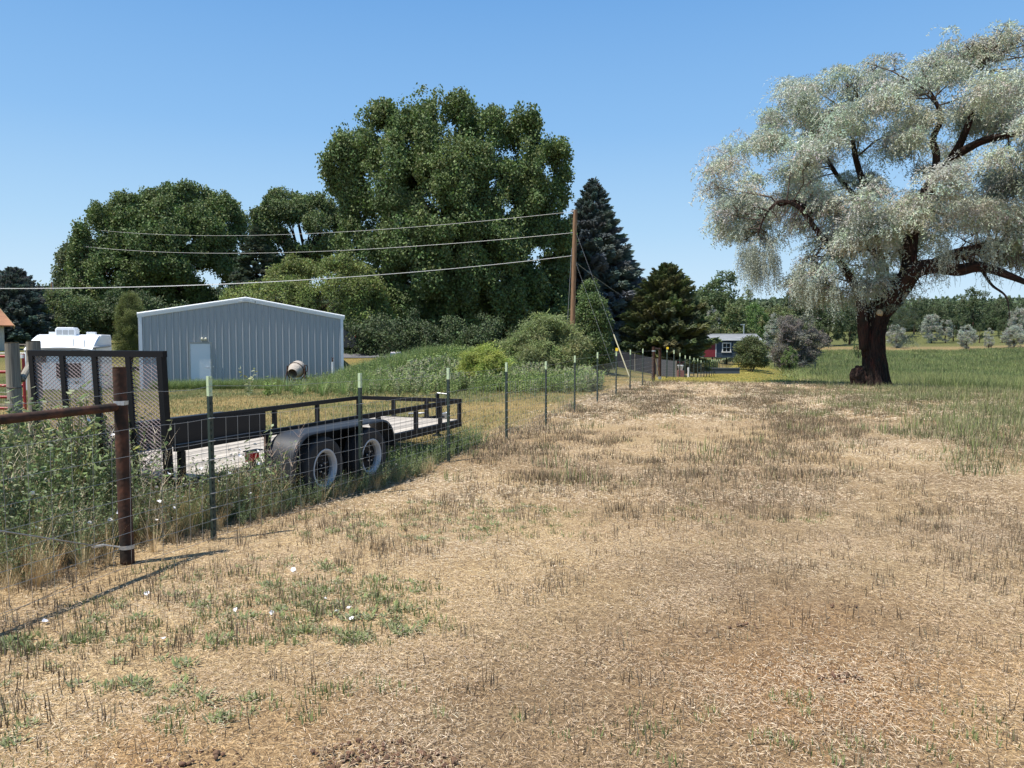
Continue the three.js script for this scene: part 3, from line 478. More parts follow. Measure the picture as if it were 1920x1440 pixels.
// ---------------------------------------------------------------- ribbed metal shed
{
  const th = THREE.MathUtils.degToRad(23.2), W = 9.14, D = 12, a = V(-16.88, -0.55, -34.25), s = thing('metal_shed', 'blue grey ribbed metal shed with white roof trim and pale door', 'shed', a.toArray(), th);
  // local x along the front to the right, -z into the building
  const eave = 3.42, rise = 0.80, roofY = (x) => eave + rise * (1 - Math.abs(x - W / 2) / (W / 2)) - 0.1;
  const ribs = (x) => { const p = ((x % 0.305) + 0.305) % 0.305 - 0.1525, q = Math.abs(p); if (q < 0.018) return 0.048; if (q < 0.046) return 0.048 * (0.046 - q) / 0.028; return 0; };
  const minor = (x) => { const p = ((x % 0.305) + 0.305) % 0.305; for (const c of [0.05, 0.255]) { const q = Math.abs(p - c); if (q < 0.008) return 0.007; if (q < 0.02) return 0.007 * (0.02 - q) / 0.012; } return 0; };
  const doorX = [2.02, 3.02], doorTop = 2.19;
  function sheet(x0, x1, botOf, topOf) {
    const xs = new Set([x0, x1]); for (let k = Math.floor(x0 / 0.305) - 1; k <= x1 / 0.305 + 1; k++) for (const o of [0.03, 0.042, 0.058, 0.07, 0.1065, 0.1345, 0.1705, 0.1985, 0.235, 0.247, 0.263, 0.275]) { const x = k * 0.305 + o; if (x > x0 + 0.002 && x < x1 - 0.002) xs.add(x); }
    const l = [...xs].sort((p, q) => p - q), pos = [], uv = [], idx = [];
    l.forEach((x, i) => { const z = ribs(x) + minor(x), b = botOf(x), t = topOf(x); pos.push(x, b, z, x, t, z); uv.push(x / 3, b / 3, x / 3, t / 3); if (i) { const o = i * 2; idx.push(o - 2, o, o - 1, o, o + 1, o - 1); } });
    const g = new THREE.BufferGeometry(); g.setAttribute('position', new THREE.Float32BufferAttribute(pos, 3)); g.setAttribute('uv', new THREE.Float32BufferAttribute(uv, 2)); g.setIndex(idx); const h = g.toNonIndexed(); h.computeVertexNormals(); return h;
  }
  for (let i = 0; i < 10; i++) {
    const x0 = i * 0.915 + 0.0, x1 = Math.min(W, (i + 1) * 0.915);
    const inDoor = (x) => x > doorX[0] - 0.001 && x < doorX[1] + 0.001;
    const cuts = [x0, ...doorX.filter((x) => x > x0 && x < x1), x1];
    const g = []; for (let k = 1; k < cuts.length; k++) { const m = (cuts[k] + cuts[k - 1]) / 2; g.push(sheet(cuts[k - 1], cuts[k], () => inDoor(m) ? doorTop : 0.04, roofY)); }
    part('wall_panel', merge(g), M.shed, s);
  }
  const lt = [];
  for (let i = 0; i < 13; i++) { const g = sheet(i * 0.915, (i + 1) * 0.915, () => 0.04, () => eave - 0.05); const w = part('side_panel', g.rotateY(-Math.PI / 2), M.shed, s); w.position.set(0, 0, -D + 0.1); }
  part('right_wall', box(0.03, eave - 0.1, D, W - 0.03, (eave - 0.1) / 2, -D / 2 - 0.01), M.shed, s);
  part('back_wall', box(W - 0.1, eave, 0.03, W / 2, eave / 2, -D), M.shed, s);
  part('corner_trim', [box(0.12, eave - 0.08, 0.012, 0.04, (eave - 0.08) / 2, 0.048), box(0.012, eave - 0.08, 0.12, -0.05, (eave - 0.08) / 2, -0.02)], M.door, s);
  part('corner_trim', box(0.13, eave - 0.08, 0.012, W - 0.05, (eave - 0.08) / 2, 0.048), M.door, s);
  part('base_trim', box(W, 0.05, 0.02, W / 2, 0.03, 0.045), M.white, s);
  const sl = Math.atan2(rise, W / 2), len = W / 2 / Math.cos(sl) + 0.12;
  for (const k of [-1, 1]) {
    const rf = part('roof', box(len, 0.05, D + 0.1, 0, 0, 0), M.white, s); rf.position.set(W / 2 + k * (W / 4 + 0.03), eave + rise / 2 + 0.03, -D / 2 + 0.03); rf.rotation.z = -k * sl;
    const tr = part('gable_trim', [box(len, 0.13, 0.05, 0, 0, 0), box(len, 0.04, 0.012, 0, 0.03, 0.029), box(len, 0.03, 0.035, 0, -0.082, -0.006)], M.white, s); tr.position.set(W / 2 + k * (W / 4 + 0.03), eave + rise / 2 - 0.035, 0.042); tr.rotation.z = -k * sl;
    const gt = part('rake_roll', tube([V(-len / 2, 0, 0), V(len / 2, 0, 0)], [0.055, 0.055], 16), M.white, s); gt.position.set(W / 2 + k * (W / 4 + 0.03), eave + rise / 2 + 0.045, 0.018); gt.rotation.z = -k * sl;
  }
  part('ridge_plate', box(0.62, 0.15, 0.02, W / 2 - 0.02, eave + rise - 0.05, 0.076), M.white, s);
  part('plate_print', box(0.34, 0.07, 0.004, W / 2 + 0.02, eave + rise - 0.05, 0.0895), std([0.55, 0.6, 0.62], 0.6), s);
  part('trim_seam', box(0.035, 0.17, 0.006, W / 2 + 0.42, eave + rise - 0.095, 0.067), std([0.1, 0.1, 0.1], 0.7), s);
  const fr = part('door_frame', [box(0.06, doorTop, 0.1, doorX[0] + 0.03, doorTop / 2, 0.01), box(0.06, doorTop, 0.1, doorX[1] - 0.03, doorTop / 2, 0.01), box(doorX[1] - doorX[0] - 0.12, 0.06, 0.1, (doorX[0] + doorX[1]) / 2, doorTop - 0.03, 0.01)], M.greyTrim, s);
  const dr = part('door', box(0.87, doorTop - 0.1, 0.045, (doorX[0] + doorX[1]) / 2, (doorTop - 0.06) / 2, 0.005), M.door, s);
  part('handle', [rod(V(doorX[1] - 0.15, 1.0, 0.03), V(doorX[1] - 0.15, 1.0, 0.09), 0.012), rod(V(doorX[1] - 0.15, 1.0, 0.09), V(doorX[1] - 0.28, 1.0, 0.09), 0.012), box(0.06, 0.06, 0.02, doorX[1] + 0.05, 1.02, 0.05)], M.galv, dr);
  part('hinges', [0.35, 1.05, 1.8].map((y) => box(0.03, 0.1, 0.02, doorX[0] + 0.055, y, 0.035)), M.greyTrim, dr);
  part('door_light', [box(0.28, 0.05, 0.1, doorX[1] - 0.33, doorTop + 0.09, 0.07), new THREE.SphereGeometry(0.06, 12, 8).translate(doorX[1] - 0.41, doorTop + 0.14, 0.1), new THREE.SphereGeometry(0.06, 12, 8).translate(doorX[1] - 0.25, doorTop + 0.14, 0.1)], std([0.62, 0.60, 0.48], 0.5), s);
  const sp2 = (x, dz) => a.clone().add(V(Math.cos(th) * x + Math.sin(th) * dz, 0, -Math.sin(th) * x + Math.cos(th) * dz));
  // water standpipe by the wall
  const w = sp2(8.55, 0.35), pipe = thing('standpipe', 'slim white water standpipe in front of the right end of the shed', 'pipe', [w.x, -0.5, w.z]);
  part('riser', rod(V(0, 0, 0), V(0, 1.15, 0), 0.045, 10), M.white, pipe); part('spigot', [rod(V(0, 1.13, 0), V(0, 1.32, 0), 0.03, 8), rod(V(0, 1.28, 0), V(0.05, 1.22, 0.1), 0.02, 8), rod(V(-0.07, 1.34, 0), V(0.07, 1.34, 0), 0.012)], M.rust, pipe);
  // cement mixer
  const c = sp2(6.6, 1.9), mx = thing('cement_mixer', 'old cement crusted mixer drum on a rusty frame beside the shed', 'mixer', [c.x, -0.45, c.z], -0.15);
  const drum = part('drum', new THREE.LatheGeometry([[0, -0.42], [0.2, -0.42], [0.33, -0.34], [0.36, -0.2], [0.37, -0.02], [0.36, 0.02], [0.30, 0.22], [0.215, 0.38], [0.225, 0.40], [0.205, 0.39], [0.28, 0.2], [0.33, 0], [0.3, -0.3], [0, -0.38]].map(([r, y]) => new THREE.Vector2(r, y)), 28), std([0.56, 0.49, 0.43], 0.9, { map: dirtMap, bumpMap: rustBump, bumpScale: 0.02 }), mx); drum.position.set(0, 0.78, 0); drum.rotation.x = 1.95;
  part('drum_band', new THREE.TorusGeometry(0.372, 0.02, 8, 28).rotateX(Math.PI / 2), M.rust, drum);
  part('yoke', [tube([V(-0.42, 0.98, 0), V(-0.44, 0.8, 0), V(-0.4, 0.5, 0), V(-0.2, 0.3, -0.1), V(0.2, 0.3, -0.1), V(0.42, 0.55, 0), V(0.45, 0.8, 0), V(0.42, 1.0, 0)], Array(8).fill(0.03), 8)], M.rust, mx);
  part('frame', [rod(V(-0.42, 0.85, 0), V(-0.5, 0, 0.25), 0.028), rod(V(-0.42, 0.85, 0), V(-0.45, 0, -0.35), 0.028), rod(V(0.42, 0.85, 0), V(0.5, 0, 0.25), 0.028), rod(V(0.42, 0.85, 0), V(0.45, 0, -0.35), 0.028), rod(V(0.3, 0.42, 0), V(0.95, 0.40, 0.1), 0.028)], M.rust, mx);
  part('tilt_wheel', new THREE.TorusGeometry(0.16, 0.018, 6, 18).rotateY(Math.PI / 2).translate(0.5, 0.85, 0), M.rust, mx);
  const bl = P(-7.15, 33.3), blk = part('concrete_block', [box(0.5, 0.22, 0.32, 0, 0.16, 0), box(0.1, 0.05, 0.3, -0.12, 0.28, 0)], std([0.72, 0.71, 0.67], 0.9, { map: dirtMap }), scene); blk.position.copy(bl); blk.rotation.y = 0.2; tag(blk, 'white concrete block in the weeds at the shed corner', 'block');
}
// ---------------------------------------------------------------- power pole, wires, guys
{
  const b = P(3.15, 40), p = thing('power_pole', 'brown wooden power pole rising out of the yellow green bush', 'pole', b.toArray());
  const lean = V(0.17, 0, 0), top = V(0.17, 8.55 - b.y, 0), g = [];
  part('pole_shaft', tube([0, 0.25, 0.5, 0.75, 1].map((t) => top.clone().multiplyScalar(t)), [0.145, 0.14, 0.13, 0.12, 0.11], 14), M.pole, p);
  const at = (y) => V(0.17 * y / top.y, y, 0);
  part('hardware', [rod(at(top.y - 0.08).add(V(-0.25, 0, 0.05)), at(top.y - 0.08).add(V(0.05, 0, 0.05)), 0.03), rod(at(top.y - 1.2).add(V(-0.2, 0, 0.05)), at(top.y - 1.2), 0.025), rod(at(top.y - 2.4).add(V(-0.2, 0, 0.05)), at(top.y - 2.4), 0.025)], M.galv, p);
  part('conduit', rod(V(-0.35, 0.3, 0.1), at(6.6).add(V(-0.14, 0, 0.05)), 0.012), M.wire, p);
  const an = V(5.95 - b.x, ground(5.95, 38) - b.y, 2), g1 = at(top.y - 1.0);
  part('guy_wire', rod(g1, an, 0.006), M.wire, p); part('guy_wire', rod(at(top.y - 2.5), an.clone().add(V(-0.6, 0, -0.6)), 0.006), M.wire, p);
  tag(part('guy_guard', rod(an.clone().lerp(g1, 0.01), an.clone().lerp(g1, 0.285), 0.03, 8), std([0.66, 0.60, 0.40], 0.6), p), 'pale yellow guy wire guard');
  const w = (y, q, dr, r) => { const s = at(y).add(V(-0.15, 0, 0)), m = part('line', tube(sag(s, q.sub(b), dr, 30), Array(31).fill(r), 5, false), std([0.62, 0.60, 0.56], 0.5), p); };
  w(top.y - 0.1, V(-42.5, 12.95, -77), 0.9, 0.010); w(top.y - 1.2, V(-43.5, 11.2, -76), 0.9, 0.012); w(top.y - 2.4, V(-27, 4.05, -34), 0.55, 0.017);
  w(top.y - 2.55, V(28, 6, -120), 1.5, 0.009);
}


// ---------------------------------------------------------------- trees and shrubs
const barkMap = noiseTex(512, (u, v) => { const a = tn(u, v, 26, 4, 21.5) * 0.7 + tn(u, v, 70, 14, 22.5) * 0.4, r = tn(u, v, 5, 3, 23.5), k = 0.7 + a * 0.7; return [(0.62 + r * 0.35) * k, 0.50 * k, 0.43 * k]; }, true);
const barkBump = noiseTex(512, (u, v) => { const a = 0.5 + tn(u, v, 30, 5, 21.5) * 0.9 + tn(u, v, 70, 14, 22.5) * 0.4; return [a, a, a]; });
const barkOf = (c) => std(c, 0.95, { map: barkMap, bumpMap: barkBump, bumpScale: 0.03 });
const BARK = { grey: barkOf([0.30, 0.28, 0.25]), dark: barkOf([0.20, 0.16, 0.13]), red: barkOf([0.19, 0.135, 0.11]), twig: std([0.10, 0.075, 0.06], 0.9) };
const inside = (poly, x, y) => { let c = false; for (let i = 0, j = poly.length - 1; i < poly.length; j = i++) { const [xi, yi] = poly[i], [xj, yj] = poly[j]; if ((yi > y) !== (yj > y) && x < (xj - xi) * (y - yi) / (yj - yi) + xi) c = !c; } return c; };
const edgeDist = (poly, x, y) => { let m = 1e9; for (let i = 0, j = poly.length - 1; i < poly.length; j = i++) { const [ax, ay] = poly[j], [bx, by] = poly[i], dx = bx - ax, dy = by - ay, t = clamp(((x - ax) * dx + (y - ay) * dy) / (dx * dx + dy * dy + 1e-9)); m = Math.min(m, Math.hypot(x - ax - dx * t, y - ay - dy * t)); } return m; };
// cluster of broad leaves
function broadCluster(seed, n, len, w, r = 0.5) {
  const R = rng(seed), T = new Tris();
  for (let i = 0; i < n; i++) { const p = sph(R).multiplyScalar(r * Math.cbrt(R())), d = sph(R); d.y -= 0.35; d.normalize(); const s = V().crossVectors(d, sph(R)).normalize(); const k = 0.85 + R() * 0.3; leaf(T, p, d, s, len * (0.7 + R() * 0.6), w * (0.7 + R() * 0.6), [k * (0.92 + R() * 0.16), k, k * (0.85 + R() * 0.3)]); }
  return T.build();
}
// hanging spray of narrow leaves
function spray(seed, twigs, per, len, leafL, leafW, droop, down = 0) {
  const R = rng(seed), T = new Tris();
  for (let t = 0; t < twigs; t++) {
    const a = R() * 6.283, d = down ? V(Math.cos(a) * 0.2, -down, Math.sin(a) * 0.2).normalize() : V(Math.cos(a), 0.5 - R() * 0.5, Math.sin(a)).normalize(); let p = V((R() - 0.5) * 0.15, (R() - 0.5) * 0.15, (R() - 0.5) * 0.15); const L = len * (0.6 + R() * 0.6);
    for (let i = 0; i < per; i++) {
      d.y -= droop / per; d.normalize(); p = p.clone().addScaledVector(d, L / per);
      const o = sph(R).addScaledVector(d, 0.9).normalize(), s = V().crossVectors(o, sph(R)).normalize(), k = 0.85 + R() * 0.3;
      leaf(T, p, o, s, leafL * (0.7 + R() * 0.6), leafW * (0.8 + R() * 0.4), [k, k, k * (0.92 + R() * 0.14)]);
    }
  }
  return T.build();
}
const CL = {
  big: broadCluster(1, 16, 0.20, 0.17), mid: broadCluster(2, 14, 0.24, 0.17), fine: broadCluster(3, 22, 0.14, 0.075), far: broadCluster(4, 12, 0.34, 0.24),
  olive: spray(5, 6, 13, 0.72, 0.115, 0.029, 1.7), hang: spray(6, 4, 24, 1.5, 0.115, 0.03, 0.6, 1), willow: spray(7, 9, 9, 0.42, 0.11, 0.026, 0.5), farolive: spray(8, 8, 7, 0.8, 0.3, 0.10, 1.0),
};
const LM = { glossy: leafMat(0.95, 0.25, 0.10), matte: leafMat(1, 0.3, 0), silver: leafMat(0.95, 0.15, 0.08) };
// crown: clumps filling an outline (metres, x across and y up from the base), given real depth
function ragged(poly, step, amp, R) {   // breaks an outline into uneven bays and tufts
  const o = []; poly.forEach((p, i) => { const q = poly[(i + 1) % poly.length], l = Math.hypot(q[0] - p[0], q[1] - p[1]), n = Math.max(1, Math.round(l / (step * 1.1))), nx = -(q[1] - p[1]) / (l || 1), ny = (q[0] - p[0]) / (l || 1); for (let k = 0; k < n; k++) { const t = k / n, e = (R() - 0.5) * 2 * amp * step * (k ? 1 : 0.4); o.push([lerp(p[0], q[0], t) + nx * e, lerp(p[1], q[1], t) + ny * e]); } }); return o;
}
function crownSpots(o) {
  const R = rng(o.seed), poly = ragged(o.outline.map(([x, y]) => [x, y - (o.by ?? 0)]), o.r[0], o.ragged ?? 0.45, R), xs = poly.map((p) => p[0]), ys = poly.map((p) => p[1]), x0 = Math.min(...xs), x1 = Math.max(...xs), y0 = Math.min(...ys), y1 = Math.max(...ys);
  let emax = 0; for (let i = 0; i < 300; i++) { const x = lerp(x0, x1, R()), y = lerp(y0, y1, R()); if (inside(poly, x, y)) emax = Math.max(emax, edgeDist(poly, x, y)); }
  const lobes = [], holes = (o.holes || []).map(([x, y, r]) => [x, y - (o.by ?? 0), r]);
  for (let i = 0; i < o.lobes * 30 && lobes.length < o.lobes; i++) {
    const x = lerp(x0, x1, R()), y = lerp(y0, y1, R()); if (!inside(poly, x, y)) continue;
    const e = edgeDist(poly, x, y), r = lerp(o.r[0], o.r[1], R()) * lerp(0.65, 1, clamp(e / (emax * 0.6)));
    if (e < r * 0.45 || holes.some(([hx, hy, hr]) => Math.hypot(x - hx, y - hy) < hr + r * 0.45)) continue;
    const zm = o.depth * clamp(e / emax) ** 0.7, z = zm * (R() < 0.5 ? -1 : 0.8) * Math.sqrt(R()) * 0.95;
    lobes.push([x, y, z, r]);
  }
  const ek = o.edge ?? 0.5; let per = 0; for (let i = 0, j = poly.length - 1; i < poly.length; j = i++) per += Math.hypot(poly[i][0] - poly[j][0], poly[i][1] - poly[j][1]);
  const nE = Math.round(per / (o.r[0] * 0.75));
  for (let k = 0, i = 0, acc = 0; k < nE && ek; k++) {   // small clumps along the outline
    const want = (k + R() * 0.8) / nE * per; let s = 0, q = null; for (let a = 0; a < poly.length; a++) { const A = poly[a], B = poly[(a + 1) % poly.length], l = Math.hypot(B[0] - A[0], B[1] - A[1]); if (s + l >= want) { const t = (want - s) / l; q = [lerp(A[0], B[0], t), lerp(A[1], B[1], t)]; break; } s += l; }
    if (!q) continue; const r = o.r[0] * (0.45 + R() * 0.55), cx = (x0 + x1) / 2, cy = (y0 + y1) / 2, L = Math.hypot(q[0] - cx, q[1] - cy), f = r * (0.3 + R() * 0.9) / L, x = lerp(q[0], cx, f), y = lerp(q[1], cy, f);
    if (holes.some(([hx, hy, hr]) => Math.hypot(x - hx, y - hy) < hr + r * 0.5)) continue;
    lobes.push([x, y, (R() - 0.5) * o.depth * ek, r]);
  }
  const nf = 0.75 / ((o.r[0] + o.r[1]) / 2), spots = [], total = lobes.reduce((s, l) => s + l[3] ** 2, 0);
  for (const [x, y, z, r] of lobes) {
    const n = Math.round(o.n * r * r / total), tone = jitter([1, 1, 1], R, o.vary ?? 0.14), warm = R() * (o.warm ?? 0.15);
    for (let k = 0; k < n; k++) {
      const d = sph(R); const q = r * (0.30 + 0.85 * R() ** 0.6); const px = x + d.x * q, py = y + d.y * q * (o.flat ?? 0.9), pz = z + d.z * q;
      if (PN.noise(px * nf + o.seed, py * nf * 0.6, pz * nf) < (o.gap ?? -0.12)) continue;
      if (holes.some(([hx, hy, hr]) => Math.hypot(px - hx, py - hy) < hr)) continue;
      if (!inside(poly, px, py) && edgeDist(poly, px, py) > 0.25 * r * R() + 0.1 * r) continue;
      const c = mixc(o.color, o.color2 || o.color, clamp(warm * 3 + R() * 0.35));
      spots.push([px, py, pz, R() * 6.283, o.scale * (0.7 + R() * 0.6), o.upright ? (R() - 0.5) * 0.7 : R() * 6.283, o.upright ? (R() - 0.5) * 0.7 : 0, c.map((v, i) => v * tone[i] * (0.88 + R() * 0.24))]);
    }
  }
  return { lobes, spots };
}
function limbs(o, lobes, R) {
  const g = [], y0 = o.fork ?? 2, from = V(o.lean ?? 0, y0, 0), pick = lobes.slice().sort((a, b) => b[3] - a[3]).slice(0, o.limbs ?? 24);
  for (const [x, y, z, r] of pick) {
    const end = V(x, y, z * 0.8), base = from.clone().lerp(end, 0.05 + R() * 0.1); base.x = lerp(from.x, end.x, 0.06 + R() * 0.12); base.y = Math.min(lerp(y0, end.y, 0.1 + R() * 0.35), end.y); base.z *= 0.6;
    const len = base.distanceTo(end), a = from.clone(); const m1 = base.clone().lerp(end, 0.4).add(sph(R).multiplyScalar(len * 0.07)), m2 = base.clone().lerp(end, 0.75).add(sph(R).multiplyScalar(len * 0.06)); m1.y += len * 0.05;
    const r0 = (o.trunk * 0.5) * clamp(len / 9, 0.3, 0.8);
    g.push(tube([a, base, m1, m2, end], [r0 * 1.1, r0, r0 * 0.65, r0 * 0.4, r0 * 0.15], 7, false));
    for (let k = 0; k < 3; k++) { const e2 = end.clone().add(sph(R).multiplyScalar(r * 0.9)); g.push(tube([m2.clone().lerp(end, R()), e2.clone().lerp(end, 0.5).add(sph(R).multiplyScalar(r * 0.12)), e2], [r0 * 0.25, r0 * 0.16, r0 * 0.06], 5, false)); }
  }
  return g;
}
// outline measured across the lot, laid on the tree's own turned plane
function turned(x0, d, pts) { const len = Math.hypot(x0, d), s = x0 / len; return pts.map(([x, y, ...r]) => { const q = x * d * len / (d * d + x0 * x0 + x0 * x); return [q, 1.66 + (y - 1.66) * (1 - q * s / d), ...r]; }); }
function broadTree(o) {
  const b = P(o.x, o.d, o.dy ?? 0), t = thing(o.name, o.label, o.category ?? 'tree', b.toArray(), 0, o.group), R = rng(o.seed + 500);
  if (!o.local) { o.by = b.y; t.rotation.y = Math.atan2(-o.x, o.d); o.outline = turned(o.x, o.d, o.outline); o.holes = turned(o.x, o.d, o.holes || []); }
  const { lobes, spots } = crownSpots(o);
  if (o.trunk) {
    const h = o.fork ?? 2, ln = o.lean ?? 0, pts = [], rad = [];
    for (let i = 0; i <= 8; i++) { const q = i / 8; pts.push(V(ln * q + 0.06 * Math.sin(q * 5 + o.seed), -0.15 + (h + 0.6) * q, 0.05 * Math.cos(q * 4))); rad.push(o.trunk * (1 + 0.5 * (1 - q) ** 5) * (1 - 0.25 * q)); }
    part('trunk', tube(pts, rad, 14, true, (a, l) => 1 + 0.07 * Math.sin(a * 5 + l) + 0.04 * Math.sin(a * 9 - l * 2)), o.bark || BARK.grey, t);
    if (o.limbs !== 0) part('branches', limbs(o, lobes, R), o.bark || BARK.grey, t);
  } else part('stems', lobes.slice(0, 14).map(([x, y, z, r]) => tube([V(x * 0.15, -0.05, z * 0.15), V(x * 0.5, y * 0.5, z * 0.5), V(x, y + r * 0.4, z)], [0.04, 0.025, 0.01], 5, false)), BARK.twig, t);
  scatter('crown', o.cluster, o.mat, spots, t, true);
  return t;
}
// conifer: whorls of boughs. bough geometry points along +x, length 1
function bough(seed, n, w, droop, thick = 0.05) {
  const R = rng(seed), T = new Tris(), at = (s) => V(s, -droop * s * s + 0.12 * s * s * s, 0);
  for (let i = 0; i < n; i++) {
    const s = 0.08 + 0.92 * Math.sqrt(R()), side = R() < 0.5 ? -1 : 1, p = at(s * 0.98), a = (0.45 + R() * 0.6) * side, l = w * (1.15 - s * 0.75) * (0.5 + R() * 0.6);
    const d = V(Math.cos(a), -0.15 - R() * 0.45 + (R() < 0.3 ? 0.5 : 0), Math.sin(a)).normalize(), k = 0.8 + R() * 0.4;
    const e = p.clone().addScaledVector(d, l), q = V().crossVectors(d, sph(R)).normalize().multiplyScalar(thick * (0.6 + R() * 0.6)), m = p.clone().lerp(e, 0.5);
    T.tri(p, m.clone().add(q), e, [k, k, k]); T.tri(p, e, m.clone().sub(q), [k, k, k]);
    const q2 = V().crossVectors(d, q).normalize().multiplyScalar(thick * 0.8); T.tri(p, m.clone().add(q2), e, [k, k, k]); T.tri(p, e, m.clone().sub(q2), [k, k, k]);
  }
  return T.build();
}
const BG = { spruce: bough(51, 120, 0.34, 0.14, 0.028), full: bough(52, 120, 0.42, 0.10, 0.035), droop: bough(53, 80, 0.42, 0.45, 0.05) };
function conifer(o) {
  const b = P(o.x, o.d, o.dy ?? 0), t = thing(o.name, o.label, 'tree', b.toArray(), 0, o.group), R = rng(o.seed), spots = [];
  part('trunk', tube([V(0, -0.1, 0), V(0, o.h * 0.5, 0), V(0, o.h * 0.98, 0)], [o.trunk, o.trunk * 0.6, 0.02], 10, false), BARK.dark, t);
  for (let i = 0; i < o.n; i++) {
    const u = i / o.n, y = o.h * lerp(o.from ?? 0.06, 0.985, 1 - (1 - u) ** (o.pack ?? 1.15)), r = o.profile(y / o.h) * (0.72 + R() * 0.42);
    const c = mixc(o.color, o.color2, R()).map((v) => v * (0.85 + R() * 0.3));
    spots.push([0, y, 0, i * 2.39996 + R() * 0.7, Math.max(0.25, r), 0, (o.lift ?? 0.1) + (y / o.h) * (o.rise ?? 0.55) + (R() - 0.5) * 0.22, c]);
  }
  for (let k = 0; k < (o.tips ?? 6); k++) spots.push([0, o.h * (0.97 - k * 0.006), 0, k * 2.1, o.h * 0.035 + 0.1, 0, 1.2, o.color2]);
  scatter('crown', o.bough, o.mat ?? LM.matte, spots, t);
  return t;
}
const G1 = [0.10, 0.155, 0.038], G2 = [0.175, 0.225, 0.066];
broadTree({ name: 'cottonwood_tree', label: 'tallest broad dark green cottonwood behind the power pole', seed: 1, x: -4.5, d: 56, dy: -0.01, outline: [[-9.2,14.26],[-8.99,14.95],[-7.94,14.64],[-8.4,15.83],[-7.52,17.06],[-6.54,17.86],[-5.96,17.98],[-5.64,18.55],[-4.98,18.32],[-4.59,18.74],[-3.23,18.86],[-2.52,19.35],[-1.86,19.66],[-1.09,19.12],[-0.11,19.01],[0.66,19.28],[1.13,19.43],[1.83,18.86],[2.41,18.55],[3.19,18.4],[3.85,17.86],[4.12,16.79],[4.63,17.98],[5.25,18.47],[6.03,17.94],[6.42,16.91],[6.58,15.95],[6.97,15.83],[7.67,16.06],[8.06,15.91],[8.65,14.99],[8.89,14.14],[8.46,13.14],[8.62,11.9],[8.16,11.01],[8.87,9.5],[8.72,7.16],[8.49,4.81],[8.11,2.45],[6.13,1.34],[4.15,1.07],[1.38,0.87],[-1.79,0.87],[-4.16,1.07],[-5.74,1.66],[-7.3,3.24],[-8.05,6.38],[-8.6,9.11],[-7.8,10.62],[-7.98,11.71],[-9.06,12.79]], depth: 8.2, lobes: 430, r: [0.6, 1.25], n: 44000, flat: 1.4, scale: 0.9, cluster: CL.big, mat: LM.glossy, color: G1, color2: G2, trunk: 0.75, fork: 3, limbs: 40, vary: 0.1, holes: [[-5.01,15.3,0.36],[-6.01,13.18,0.28],[-4.89,7.16,0.32]] });
broadTree({ name: 'cottonwood_tree', label: 'wide dark green tree behind the left end of the shed', seed: 2, x: -36.5, d: 80, outline: [[-10.14,6.16],[-9.75,11.19],[-9.36,12.86],[-8.77,13.69],[-7.99,13.52],[-7.45,12.86],[-7.35,14.24],[-8.09,14.08],[-7.93,15.35],[-6.91,15.85],[-6.2,15.35],[-5.52,15.63],[-4.93,16.73],[-4.08,17.07],[-2.87,16.29],[-2.11,17.51],[-0.72,17.29],[0.3,17.56],[1.24,17.29],[2.37,17.95],[3.48,17.56],[4.43,17.51],[5.14,16.73],[6.26,16.85],[7.08,16.18],[7.91,15.63],[8.51,14.8],[8.7,12.86],[7.81,10.63],[8.61,8.4],[7.44,6.16],[4.58,4.48],[0.62,3.91],[-3.9,3.63],[-7.85,3.63],[-10.1,3.91]], depth: 8, lobes: 260, r: [0.75, 1.5], n: 25000, flat: 1.3, scale: 1.15, cluster: CL.big, mat: LM.glossy, color: G1, color2: G2, trunk: 0.7, fork: 3, limbs: 34, holes: [[2.85,12.02,0.4],[4.23,8.85,0.68],[1.26,7,0.51],[4.78,7.95,0.68],[-0.21,11.19,0.28]] });
broadTree({ name: 'cottonwood_tree', label: 'open crowned green tree seen between the two big dark trees', seed: 3, x: -25.5, d: 92, outline: [[-5.55,17.09],[-4.58,17.41],[-3.9,19],[-2.61,19.63],[-0.68,19.63],[0.59,18.61],[1.31,19.44],[2.66,19.25],[3.74,18.04],[4.89,17.41],[5.51,15.81],[5.59,11.98],[2.72,10.05],[-1.17,9.41],[-4.69,11.34],[-5.91,15.18]], depth: 5, lobes: 75, r: [0.8, 1.4], n: 7500, scale: 1.15, cluster: CL.big, mat: LM.glossy, color: [0.10, 0.14, 0.045], color2: G2, trunk: 0.5, fork: 4, limbs: 22, holes: [[-0.75,15.18,0.59],[0.19,13.26,0.39],[-2.41,12.62,0.39]] });
broadTree({ name: 'lombardy_poplar', label: 'narrow green poplar at the left edge of the tree row', seed: 4, x: -46.5, d: 79, outline: [[-1.04,3.89],[-0.89,8.32],[-0.48,10.52],[0.22,11.73],[0.89,11.73],[1.26,9.42],[1.3,3.89],[0.48,2.66],[-0.63,2.77]], depth: 1.3, lobes: 26, r: [0.5, 0.9], n: 2600, scale: 0.9, cluster: CL.mid, mat: LM.glossy, color: [0.12, 0.16, 0.06], color2: [0.17, 0.20, 0.09], trunk: 0.3, fork: 1.5, limbs: 8 });
broadTree({ name: 'lombardy_poplar', label: 'half dead brownish columnar poplar behind the camper', seed: 5, x: -42.6, d: 76, outline: [[-1.13,3.27],[-0.87,8.06],[-0.5,10.98],[0.16,11.88],[0.75,11.77],[1.23,10.18],[1.31,5.94],[1.34,3.27],[0.67,2.52],[-0.67,2.52]], depth: 1.2, lobes: 30, r: [0.5, 0.9], n: 2500, scale: 0.8, cluster: CL.mid, mat: LM.matte, color: [0.22, 0.19, 0.11], color2: [0.14, 0.17, 0.06], trunk: 0.3, fork: 1.5, limbs: 14, warm: 0.4 });
